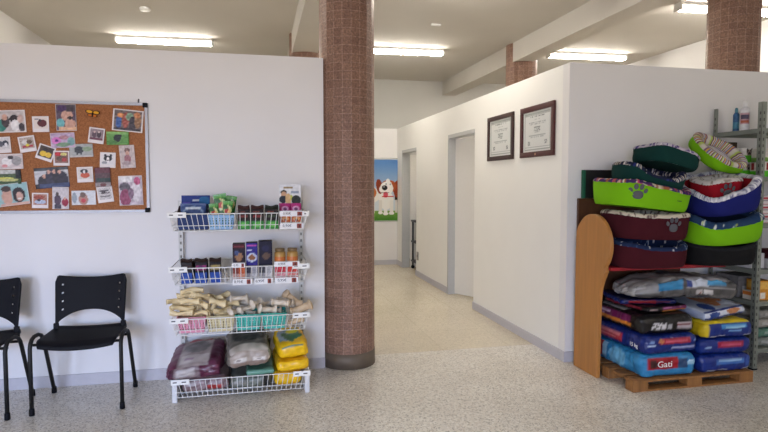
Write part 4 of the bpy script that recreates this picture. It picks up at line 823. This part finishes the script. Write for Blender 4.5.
s2 = psack('dark blue sack with red banner, above the light blue sack', .435, .62, .135,
  {'-y': P(db, ('r', .28, .52, .86, .86, (156, 30, 52)), ('r', .36, .66, .8, .76, (200, 90, 110)), ('e', .3, .7, .05, .12, (190, 120, 80)), ('r', .06, .5, .2, .58, (170, 190, 220)), ('r', .08, .66, .18, .72, (120, 150, 200)), ('r', .1, .3, .5, .325, (190, 196, 220)), ('r', .5, .32, .96, .345, (160, 170, 210)), ('r', .24, .1, .34, .16, (214, 216, 220)), ('r', .38, .1, .48, .16, (214, 216, 220)), ('r', .9, .6, .98, .72, (120, 150, 206)), n=18, ns=6),
   '-x': P(db, ('r', .05, .3, .62, .78, (170, 50, 66)), ('r', .1, .58, .58, .68, (206, 120, 126)), ('r', .12, .38, .5, .46, (196, 100, 110)), n=22, ns=6), '*': P(db, n=16)}, (2.832, 3.71, Zp+.17), (0, 0, math.radians(1.5)), gl_, 2)
letters('15 kg', .04, M_inkw, s2, (-.238, -.215, .055), (PI/2, 0, -PI/2))
blk = {'-y': P(bk_, ('r', .2, .22, .46, .62, lambda u, v: (206, 204, 206) if nz(u*50, v*6) > -.15 else (60, 60, 64)), ('r', .5, .26, .56, .5, (170, 168, 170)), ('r', .66, .3, .94, .6, (176, 166, 170)), ('r', .68, .42, .92, .5, (110, 40, 50)), n=10), 
   '-x': P(bk_, ('r', .06, .46, .8, .86, (110, 30, 82)), ('r', .06, .3, .82, .44, (214, 130, 50)), ('r', .1, .62, .36, .72, (220, 190, 214)), ('r', .1, .5, .24, .56, (180, 130, 170)), n=10),
   '+z': P(bk_, ('r', .06, .4, .26, .9, (178, 176, 176)), ('r', .4, .5, .96, .6, (150, 40, 50)), ('r', .4, .64, .96, .7, (200, 120, 50)), n=12), '*': bk_}
psack('black sack with purple and orange side bands, on the blue sack', .425, .58, .135, blk, (2.832, 3.71, Zp+.31), (0, 0, math.radians(-2)), gl_, 3)
psack('smaller black sack with purple stripe lying on top of another black sack', .37, .46, .042, {'-y': P(bk_, ('r', .36, .4, .97, .92, (104, 30, 78)), ('r', .38, .12, .97, .36, (206, 134, 60)), ('r', .4, .66, .6, .78, (190, 120, 170)), ('r', .06, .4, .26, .6, (150, 130, 130)), n=10), '+z': P(bk_, ('r', 0, .55, .7, .8, (130, 30, 40)), ('r', 0, .4, .7, .5, (204, 130, 60)), n=10), '-x': P(bk_, ('r', .1, .3, .9, .8, (120, 34, 50)), n=8), '*': bk_}, (2.865, 3.74, Zp+.45), (0, 0, math.radians(6)), gl_, 4, r=.03, bulge=.004)
psack('dark blue and crimson sack squeezed under the big grey sack', .40, .42, .036, {'-y': P((24, 34, 86), ('r', .1, .2, .6, .75, (130, 26, 40)), ('r', .62, .3, .9, .6, (90, 24, 50)), n=16), '-x': P((20, 40, 110), n=20), '*': (22, 30, 80)}, (2.83, 3.79, Zp+.505), (0, 0, math.radians(-10)), gl_, 5, r=.028, bulge=.004)
bl = (20, 44, 122)
psack('dark blue sack lowest in the stack beside the metal shelving', .425, .62, .13, {'-y': P(bl, ('r', .28, .5, .86, .78, (60, 110, 180)), ('r', .34, .6, .8, .68, (150, 186, 220)), ('r', .12, .08, .28, .16, (216, 218, 222)), ('r', .34, .08, .5, .16, (216, 218, 222)), ('r', .82, .1, .94, .16, (200, 204, 214)), ('e', .92, .5, .05, .3, (50, 84, 160)), n=16, ns=7), '-x': P(bl, n=24), '*': P(bl, n=16)}, (3.312, 3.715, Zp), group=gr_, seed=6)
psack('dark blue sack with red strip in the middle of its stack', .425, .62, .115, {'-y': P(bl, ('r', .32, .46, .84, .84, (150, 26, 60)), ('r', .38, .6, .78, .72, (196, 80, 110)), ('r', .08, .5, .2, .6, (150, 180, 214)), ('r', .1, .16, .6, .2, (150, 170, 210)), n=16, ns=7), '*': P(bl, n=18)}, (3.312, 3.715, Zp+.135), (0, 0, math.radians(-1.5)), gr_, 7)
psack('blue sack with bright yellow top beside the metal shelving', .425, .62, .125, {'-y': P(bl, ('r', .34, .58, .86, .86, (70, 140, 196)), ('r', .4, .64, .82, .76, (150, 200, 226)), ('r', .5, .42, .74, .5, (120, 170, 214)), ('r', .12, .06, .26, .16, (220, 222, 226)), ('r', .3, .06, .44, .16, (220, 222, 226)), ('r', .8, .06, .96, .13, (210, 212, 220)), ('r', 0, .0, .10, 1, (206, 180, 30)), ('r', .1, .92, 1, 1, (216, 196, 40)), n=14, ns=7), '+z': P((226, 200, 30), ('r', .45, .1, .7, .4, (206, 190, 120)), ('e', .7, .35, .16, .16, (180, 120, 60)), n=24, ns=8), '-x': P((200, 172, 30), n=24), '*': P(bl, n=16)}, (3.315, 3.71, Zp+.255), (0, 0, math.radians(1)), gr_, 8)
psack('white and blue sack printed with a puppy under the grey sack', .41, .5, .07, {'+z': P((176, 184, 200), ('e', .58, .5, .16, .34, (196, 130, 84)), ('e', .8, .6, .16, .3, (180, 110, 60)), ('e', .66, .62, .08, .14, (226, 206, 186)), ('e', .3, .2, .12, .14, (40, 70, 140)), ('r', 0, 0, 1, .06, (36, 56, 120)), n=18, ns=6), '-y': P((206, 212, 226), ('r', 0, 0, 1, .4, (34, 54, 124)), ('e', .24, .6, .12, .34, (40, 70, 140)), ('e', .68, .72, .16, .3, (196, 130, 84)), n=18), '*': P((160, 172, 200), n=14)}, (3.30, 3.70, Zp+.40), (math.radians(5), math.radians(-4), math.radians(8)), gr_, 9, r=.035, bulge=.004)
gc = (84, 82, 82)
gsk = psack('big crumpled grey sack with light blue print lying across both stacks', .80, .46, .152, {'-y': P(gc, ('r', .0, .3, .22, 1, (140, 138, 138)), ('r', .2, .42, .42, .95, (52, 130, 176)), ('r', .46, .60, .70, .98, (196, 202, 214)), ('r', .46, .6, .52, .9, (50, 70, 140)), ('r', .68, .62, .86, .98, (70, 150, 196)), ('r', .56, .16, .63, .40, (180, 176, 176)), ('r', .65, .16, .72, .40, (196, 192, 190)), ('r', .60, .2, .62, .34, (140, 60, 60)), ('r', .46, .52, .98, .56, (140, 138, 138)), n=36, ns=7),
   '+z': P((110, 108, 108), ('r', .4, .0, .9, .3, (150, 150, 156)), ('e', .2, .4, .3, .4, (150, 148, 146)), n=50, ns=7), '-x': P((160, 158, 156), n=50, ns=8), '*': P(gc, n=40, ns=7)}, (3.06, 3.70, Zp+.47), (math.radians(-2), math.radians(1), math.radians(-4)), 'sacks laid over both pallet stacks', 10, amp=.016, r=.06, up=.15, bulge=.0, warp=lambda v, w, d, h: Vector((v.x, v.y*(1-.35*max(0, (-v.x-.1)/(w/2-.1))**1.5), v.z*(1-.45*max(0, (-v.x-.12)/(w/2-.12))**1.3+.12*nz(v.x*11, v.y*7)*(v.z/h))-.02*(v.x/(w/2))**2*(1 if v.x > 0 else .3)+.02)))

# ------------------------------------------------------------------ dog beds
def sup(a, b, p, th):
    c, s = math.cos(th), math.sin(th)
    return (a*math.copysign(abs(c)**(2/p), c), b*math.copysign(abs(s)**(2/p), s))
def dog_bed(label, a, b, h, dip, dth, outer, lining, loc, rot, group, rim=None, paws=(), p=3.3, t_=.05, word=None, cush=None, up=.1, dw=.75, settle=True):
    T = thing('dog_bed', label, 'dog bed', loc, rot, group)
    n = 120
    def top(th):
        d = (th-dth+PI) % (2*PI)-PI
        k = .5*(1+math.cos(PI*min(1, abs(d)/dw))) if abs(d) < dw else 0.
        k = k**.6
        return h-dip*k+.006*math.sin(3*th+a*40)
    def ring(th, z, inset, lean=0.):
        x, y = sup(a-inset, b-inset, p, th); k = .93+.07*z/h
        return (x*k, y*k, z)
    def sh(u, v):
        th = u*2*PI; hz = top(th)-.022; z = hz*v
        bl = .006*math.sin(v*PI)+.003*math.sin(th*6+v*4)
        return ring(th, z, .012*(v-1)**8-bl)
    MB().grid(sh, n, 12, outer).build('outer_wall', M_fabric, T)
    def ln(u, v):
        th = u*2*PI; H = top(th)
        if v < .5:
            w = v/.5*PI; ri = t_/2
            return ring(th, H-.024+ri*1.15*math.sin(w)+.0015*math.sin(th*34+a*50), ri-(ri+.004)*math.cos(w))
        k = (v-.5)/.5; z = (H-.024)*(1-k)+.045*k
        return ring(th, z, t_+.006*math.sin(k*PI)+.008*k)
    def lc(u, v): return lining(u*2*PI, v, T) if lining.__code__.co_argcount == 3 else lining(u*2*PI, v)
    rimc = rim or lining
    MB().grid(ln, 220, 18, lambda u, v: (rimc if v < .5 else lining)(u*2*PI, v)).build('lining', M_fabric, T)
    def cu(u, v):
        th = u*2*PI; x, y = sup(a-t_-.008, b-t_-.008, p, th); k = 1-v
        return (x*.95*k, y*.95*k, .045+.03*(1-k**4)-.008*v)
    MB().grid(cu, 90, 20, lambda u, v: (cush or lining)(u*2*PI, .2+.8*v)).build('cushion', M_fabric, T)
    MB().grid(lambda u, v: tuple((1-v)*q for q in ring(u*2*PI, 0, .012)[:2])+(0.,), 60, 2, outer, flip=True).build('base', M_fabric, T)
    for (px_, pz, s) in paws:
        def front(x, z):
            k = .93+.07*z/h; c = max(-1, min(1, x/(a*k))); y = -b*k*(1-abs(c)**p)**(1/p); return (x, y-.0095, z)
        g = MB()
        for (cx, cz, rx, rz, ro) in ((0, -.018, .042, .034, 0), (-.058, .016, .015, .021, .45), (-.024, .046, .017, .024, .15), (.02, .048, .017, .024, -.15), (.056, .02, .015, .021, -.45)):
            def fn(u, v):
                th = v*2*PI; e = rx*u*math.cos(th); f = rz*u*math.sin(th)*(1+(.22*math.cos(th)**2 if cx == 0 else 0))
                X = e*math.cos(ro)-f*math.sin(ro); Z = e*math.sin(ro)+f*math.cos(ro)
                return front(px_+(cx+X)*s, pz+(cz+Z)*s)
            g.grid(fn, 4, 22, (92, 92, 98), flip=True)
        g.build('paw_print', M_fabric, T, solid=.0012)
    if word:
        wx, wz = word[1], word[2]; k = .93+.07*wz/h
        letters(word[0], .016, mat('embroidery_grey', (60, 80, 40), .8), T, (wx, -b*k*(1-abs(wx/(a*k))**p)**(1/p)-.011, wz))
    if settle: DROP.append((T, up))
    return T
def speck(base, cols, sc=26, thr=.22, seed=0):
    def f(th, v):
        x, y = math.cos(th)*sc*.35, math.sin(th)*sc*.35
        q = nz(x, y, v*5+seed)
        if q > thr: return cols[int(abs(nz(x*.4, y*.4, seed+9))*60) % len(cols)]
        return base
    return f
def stripes(cols, n=54):
    return lambda th, v: cols[int(th/(2*PI)*n+1e-6) % len(cols)]
LG, DG, MA = (118, 184, 18), (13, 54, 50), (66, 18, 28)
gA = 'dog beds piled above the plywood panel'; gB = 'dog beds piled beside the metal shelving'
front_ = -PI/2
dog_bed('maroon dog bed with navy patterned rim, lowest, right on red shelf', .283, .235, .185, .045, front_+.35, MA, speck((30, 44, 78), [(200, 200, 206), (56, 80, 120)], 30, .3), (2.806, 3.69, .85), (0, 0, 0), gA, dw=1.0)
dog_bed('maroon dog bed with grey paw print and cream rim', .283, .24, .19, .012, front_, MA, speck((206, 196, 180), [(120, 106, 100), (160, 150, 140), (90, 60, 60)], 22, .12, 3), (2.806, 3.69, 1.045), (0, math.radians(2), 0), gA, paws=((.06, .105, .85),))
dog_bed('lime green dog bed with grey paw print at centre left', .324, .245, .185, .035, front_+.4, LG, speck((70, 44, 96), [(190, 70, 110), (214, 206, 180), (60, 60, 130), (150, 90, 60)], 24, .05, 5), (2.756, 3.68, 1.25), (0, math.radians(6.5), 0), gA, paws=((-.19, .098, .86),), word=('Canis', .14, .075), dw=.9)
dog_bed('dark green dog bed with black and white floral lining, dipped front', .25, .172, .155, .06, front_+.25, DG, speck((26, 32, 60), [(206, 200, 196), (170, 160, 150), (40, 50, 110), (18, 20, 28)], 18, .0, 8), (2.80, 3.67, 1.40), (math.radians(3), math.radians(9), math.radians(-3)), gA, dw=.9)
dog_bed('topmost dark green dog bed with pale violet flecked rim', .212, .19, .13, .02, front_+1, DG, speck((190, 182, 196), [(110, 90, 140), (214, 210, 212), (70, 70, 120)], 20, .1, 12), (2.975, 3.70, 1.49), (math.radians(-2), math.radians(13), math.radians(4)), gA)
blkc = (22, 22, 24)
dog_bed('plain black dog bed under the lime one with navy rim', .28, .235, .155, .02, front_, blkc, lambda th, v: (34, 34, 38), (3.42, 3.70, .85), (0, 0, 0), gB)
NV = speck((38, 62, 96), [(206, 214, 206), (180, 196, 90), (60, 96, 130)], 17, .3, 15)
dog_bed('lime green dog bed with navy floral rim beside the metal shelf', .292, .25, .19, .035, front_-.35, LG, lambda th, v: (26, 38, 62), (3.405, 3.66, 1.01), (math.radians(7), math.radians(-4), 0), gB, rim=NV, dw=1., t_=.075)
dog_bed('royal blue dog bed with crinkled white rim, tilted', .262, .235, .24, .10, front_-.75, (26, 32, 104), lambda th, v: (150, 20, 36), (3.418, 3.66, 1.19), (math.radians(8), math.radians(-8), math.radians(-2)), gB, rim=speck((200, 200, 210), [(120, 120, 150), (226, 226, 230)], 34, -.05, 19), dw=1.5)
dog_bed('crimson dog bed with white rim and paw, nested in royal blue bed', .165, .135, .165, .0, front_, (150, 18, 34), lambda th, v: (200, 196, 190), (3.413, 3.665, 1.26), (math.radians(7), math.radians(-7), math.radians(-2)), gB, rim=speck((206, 200, 196), [(150, 140, 130)], 20, .2, 23), paws=((-.02, .08, .85),), up=.15)
ST = [(206, 200, 190), (120, 80, 120), (214, 170, 70), (90, 100, 160), (196, 196, 190), (150, 90, 70), (210, 206, 196), (110, 60, 90), (170, 190, 90)]
def cst(th, v):
    return None
bd = dog_bed('lime dog bed with multicolour striped lining, on top, tipped towards the camera', .198, .19, .11, .015, front_, LG, stripes(ST, 108), (3.465, 3.77, 1.53), (math.radians(40), math.radians(8), math.radians(8)), gB, up=.12)
for ch_ in bd.children:                 # the cushion is cut from straight striped cloth
    if ch_.name.startswith('cushion'):
        me = ch_.data
        for i, v_ in enumerate(me.vertices):
            k = (v_.co.x*.8+v_.co.y*.35)*1.0; me.color_attributes['Col'].data[i].color = lin([(204, 200, 204), (176, 170, 186), (206, 202, 198), (120, 110, 150), (204, 200, 204), (150, 130, 150), (196, 190, 170)][int((k+1)*70) % 7])
# ------------------------------------------------------------------ galvanised shelving
MX0, MX1, MY0, MY1, MH = 3.745, 4.745, 3.60, 4.07, 2.075
t = thing('metal_shelving', 'grey slotted metal shelving unit at the right picture edge', 'shelving', ((MX0+MX1)/2, (MY0+MY1)/2, 0))
ox, oy = (MX0+MX1)/2, (MY0+MY1)/2
def angle_post(x, y, sx, sy):
    g = MB(); k = .04; th = .0022
    g.box(min(0, sx*k), max(0, sx*k), min(0, sy*th), max(0, sy*th), .004, MH); g.box(min(0, sx*th), max(0, sx*th), min(0, sy*k), max(0, sy*k), .004, MH)
    h = g
    for j in range(40):
        z = .03+j*.05; ys = -sy*.0004
        h.box(sx*.012, sx*.022, ys-.0004, ys+.0004, z, z+.022, mi=1); xs = -sx*.0004; h.box(xs-.0004, xs+.0004, sy*.012, sy*.022, z, z+.022, mi=1)
    o = g.build('upright', [M_grey, mat('slot_shadow_gap', (70, 70, 68), .8)], t, (x-ox, y-oy, 0))
    MB().box(min(-.002*sx, sx*.044), max(-.002*sx, sx*.044), min(-.002*sy, sy*.044), max(-.002*sy, sy*.044), 0, .012).build('foot_cap', M_black, o)
for x, sx in ((MX0, 1), (MX1, -1)):
    for y, sy in ((MY0, 1), (MY1, -1)): angle_post(x, y, sx, sy)
LV = [1.875, 1.505, 1.145, .785, .535, .165]
for z in LV:
    g = MB(); g.box(MX0-ox+.003, MX1-ox-.003, MY0-oy+.003, MY1-oy-.003, z-.002, z)
    for (a, b, c, d) in ((MX0+.003, MX1-.003, MY0+.003, MY0+.005), (MX0+.003, MX1-.003, MY1-.005, MY1-.003), (MX0+.003, MX0+.005, MY0+.003, MY1-.003), (MX1-.005, MX1-.003, MY0+.003, MY1-.003)):
        g.box(a-ox, b-ox, c-oy, d-oy, z-.034, z-.002)
    g.build('shelf_board', M_grey, t)
def bottle(label, x, y, z, r, h, cb, cc, group=None, paint=None, cat='bottle'):
    t = thing('spray_bottle', label, cat, (x, y, z+.001), group=group); g = MB()
    def fn(u, v):
        a = u*2*PI; rr = r*(1 if v < .86 else math.cos((v-.86)/.14*1.05)); 
        if v < .03: rr *= .9+.1*v/.03
        return (rr*math.cos(a), rr*math.sin(a), v*h*.8)
    g.grid(fn, 32, 40, paint or cb); g.lathe([(r*.9, 0), (r*.2, .0005)], 24, cb); g.build('bottle_body', M_plast, t)
    MB().lathe([(r*.5, h*.795), (r*.55, h*.8), (r*.5, h*.93), (r*.34, h*.99), (r*.1, h)], 20, cc).build('cap', M_plast, t)
tl = MX0+.02
lab1 = P((216, 216, 220), ('r', .45, .3, .8, .74, (190, 150, 160)), ('r', .5, .5, .75, .66, (70, 60, 90)), ('r', .48, .34, .78, .44, (176, 90, 60)), n=20, ns=12)
bottle('slim blue bottle on the top metal shelf', 3.885, 3.985, LV[0], .024, .205, (40, 96, 140), (70, 130, 150), paint=P((36, 90, 136), ('r', .4, .2, .9, .5, (60, 130, 160)), n=14))
bottle('white spray bottle with coloured label on the top metal shelf', 3.865, 3.88, LV[0], .036, .25, (220, 220, 224), (236, 236, 236), paint=lab1)
bottle('white bottle on the top shelf, at the right edge behind the upright', 3.905, 3.74, LV[0], .04, .20, (226, 224, 226), (236, 236, 236))
MB_t = thing('storage_box', 'brown box just beneath the top metal shelf board', 'box', (3.835, 4.02, LV[1]+.15))
MB_t.location.z = LV[1]+.001
MB().rbox(.14, .07, .29, .003, .02, paint={'*': P((70, 56, 44), ('r', 0, .55, 1, .7, (120, 104, 84)), n=24)}).build('box_body', M_paper, MB_t)
def pbox(label, x0, x1, y0, y1, z, h, paint, group, name='product_box', top=(200, 200, 196)):
    t = thing(name, label, 'box', ((x0+x1)/2, (y0+y1)/2, z+.001), group=group)
    MB().rbox(x1-x0, y1-y0, h, .002, .007, paint={'-y': paint, '-x': paint, '+z': top}, col=top, seg=2).build('box_body', M_paper, t); return t
fr = P((222, 218, 214), ('r', 0, 0, 1, .44, (84, 190, 40)), ('e', .5, .66, .2, .22, (150, 130, 120)), ('e', .36, .82, .07, .16, (50, 42, 40)), ('e', .64, .82, .07, .16, (50, 42, 40)), ('e', .5, .6, .1, .1, (60, 50, 50)), n=16, ns=9)
gg = 'green and white boxes with dog picture'
pbox('lower green and white box with dog picture, left of front upright', 3.775, 3.915, 3.80, 3.97, LV[1], .115, fr, gg)
pbox('upper green and white box with dog picture, left of front upright', 3.775, 3.91, 3.80, 3.96, LV[1]+.118, .115, fr, gg)
fr2 = P((216, 206, 200), ('r', 0, 0, 1, .4, (84, 190, 40)), ('r', .1, .5, .3, .95, (150, 40, 46)), ('r', .5, .5, .8, .9, (190, 160, 150)), n=16)
pbox('green and white box with red strip, right of the front upright', 3.83, 3.98, 3.64, 3.78, LV[1], .115, fr2, gg)
pbox('dim white box stacked upon the green box with red strip', 3.83, 3.98, 3.64, 3.77, LV[1]+.118, .10, P((196, 190, 186), ('r', 0, 0, 1, .3, (110, 150, 70)), n=14), gg)
rb = P((220, 214, 214), ('r', .1, .64, .9, .84, (176, 40, 60)), ('r', .1, .4, .7, .48, (120, 120, 130)), ('r', 0, 0, 1, .1, (190, 120, 130)), n=16)
for k in range(3):
    pbox(['lowest', 'middle', 'topmost'][k]+' white and red packet in the stack behind front upright', 3.80, 3.95, 3.64, 3.78, LV[2]+k*.072, .07, rb, 'white and red packets')
bottle('dark bottle behind the lime dog bed on the metal shelf', 3.80, 3.90, LV[2], .03, .16, (34, 30, 36), (30, 26, 30))
bl_ = P((206, 206, 210), ('r', .1, .2, .8, .8, lambda u, v: (40, 40, 44) if int(u*22) % 2 else (220, 220, 222)), n=10)
for k in range(3):
    pbox('barcode carton '+['nearest the front upright', 'between two other barcode cartons', 'furthest back'][k]+' on the fourth shelf', 3.775, 3.90, 3.68+k*.12, 3.79+k*.12, LV[3], .12-.01*k, bl_, 'barcode cartons', top=(60, 56, 58))
pbox('dark red and white carton on the fourth shelf, at picture edge', 3.915, 4.03, 3.64, 3.76, LV[3], .15, P((206, 200, 200), ('r', 0, .5, 1, 1, (66, 26, 32)), ('r', .2, .1, .4, .4, (60, 60, 66)), n=14), 'red topped cartons', top=(90, 30, 36))
ob = P((206, 140, 50), ('r', .1, .55, .9, .9, (226, 180, 90)), ('r', .1, .1, .5, .4, (226, 220, 210)), n=18)
pbox('orange carton standing on the fifth metal shelf', 3.83, 3.95, 3.65, 3.77, LV[4], .155, ob, 'orange cartons', top=(150, 100, 40))
pbox('small white and orange carton at front of the fifth shelf', 3.785, 3.825, 3.66, 3.76, LV[4], .07, P((214, 206, 196), ('r', 0, .5, 1, .9, (206, 120, 50)), n=10), 'orange cartons')
pbox('large grey carton on the fifth shelf behind the pallet stack', 3.78, 3.98, 3.80, 4.03, LV[4], .17, P((120, 118, 118), ('r', .2, .2, .6, .5, (170, 170, 170)), n=14), None, top=(90, 90, 90))
for k, (c, lab) in enumerate((((120, 126, 120), 'lowest greyish bag stacked on the bottom metal shelf'), ((76, 120, 104), 'green bag low in the pile on the bottom metal shelf'), ((150, 146, 138), 'beige bag midway up the bottom shelf pile'), ((130, 128, 122), 'topmost grey bag on the bottom metal shelf'))):
    o = sack('small_bag', lab, .30, .26, .072, {'*': P(c, ('r', .2, .3, .7, .7, mix(c, (220, 220, 220), .5)), n=40, ns=8)}, (3.955, 3.77, LV[5]+.001+k*.074), (0, 0, math.radians((-3, 4, -2, 5)[k])), 'bags on the bottom metal shelf', .006, .03, k+50, ns=7)
# ------------------------------------------------------------------ let piled things come to rest on one another
from mathutils.bvhtree import BVHTree
bpy.context.view_layer.update()
_dg = bpy.context.evaluated_depsgraph_get()
_raw = {}
def raw(o):
    """vertices and faces of a thing with all its parts, in the thing's own space"""
    if o.name in _raw: return _raw[o.name]
    V, F = [], []
    def walk(x, M):
        if x.type == 'MESH':
            me = x.evaluated_get(_dg).to_mesh(); b = len(V)
            V.extend(M @ v.co for v in me.vertices); F.extend(tuple(i+b for i in p.vertices) for p in me.polygons)
            x.evaluated_get(_dg).to_mesh_clear()
        for c in x.children: walk(c, M @ c.matrix_basis)
    walk(o, Matrix.Identity(4)); _raw[o.name] = (V, F); return _raw[o.name]
def world(o):
    V, F = raw(o); M = o.matrix_basis; return [M @ v for v in V], F
_w = {}
def W_(o):
    if o.name not in _w:
        V, F = world(o)
        if not V: _w[o.name] = None
        else:
            lo = [min(v[i] for v in V) for i in range(3)]; hi = [max(v[i] for v in V) for i in range(3)]
            _w[o.name] = (V, F, lo, hi, BVHTree.FromPolygons(V, F))
    return _w[o.name]
def settle(o, down, solids, step=.003):
    """find the lowest free height from a little under the wanted one; a loose chew may also roll and shift a little"""
    chew_ = o['category'] == 'dog chew'; best = None; L0, R0 = o.location.copy(), o.rotation_euler.copy()
    for c in range(10 if chew_ else 1):
        o.location = L0; o.rotation_euler = R0
        if c: o.location += Vector((rnd.uniform(-.025, .025), rnd.uniform(-.02, .02), 0)); o.rotation_euler = (R0[0], R0[1]*rnd.uniform(-.6, 1), R0[2]+rnd.uniform(-.5, .5))
        M = Matrix.LocRotScale(o.location, o.rotation_euler, o.scale); V0, F = raw(o); V = [M @ v for v in V0]
        lo = [min(v[i] for v in V) for i in range(3)]; hi = [max(v[i] for v in V) for i in range(3)]; near = []
        for q in solids:
            if q is o: continue
            w = W_(q)
            if w and not any(w[2][i] > hi[i]+.002 or w[3][i] < lo[i]-.002 for i in (0, 1)) and w[3][2] > lo[2]-.1 and w[2][2] < hi[2]+.4: near.append(w[4])
        dz = -down-(.02 if chew_ else 0)
        for k in range(48 if chew_ else 90):
            b = BVHTree.FromPolygons([v+Vector((0, 0, dz)) for v in V], F)
            if not any(b.overlap(w) for w in near):
                if best is None or dz < best[0]: best = (dz, o.location.copy(), o.rotation_euler.copy())
                break
            dz += step
    o.location = L0; o.rotation_euler = R0
    if best: o.location = best[1]; o.rotation_euler = best[2]; o.location.z += best[0]+.0005
    _w.pop(o.name, None); return best is not None
_tops = [o for o in COL.objects if o.parent is None and o.type in ('MESH', 'EMPTY') and o.get('kind') != 'structure']
_wait = {o.name for o, u in DROP}
for o, u in DROP:
    _wait.discard(o.name); z0 = o.location.z
    ok_ = settle(o, .02, [q for q in _tops if q.name not in _wait])
    if not ok_ and o['category'] == 'dog chew':      # no room left on the heap for this one
        _tops.remove(o); bpy.data.objects.remove(o); continue
    if DEBUG: print('SETTLE', ok_, o.name, round(z0, 3), round(1000*(o.location.z-z0)), o.get('label'))
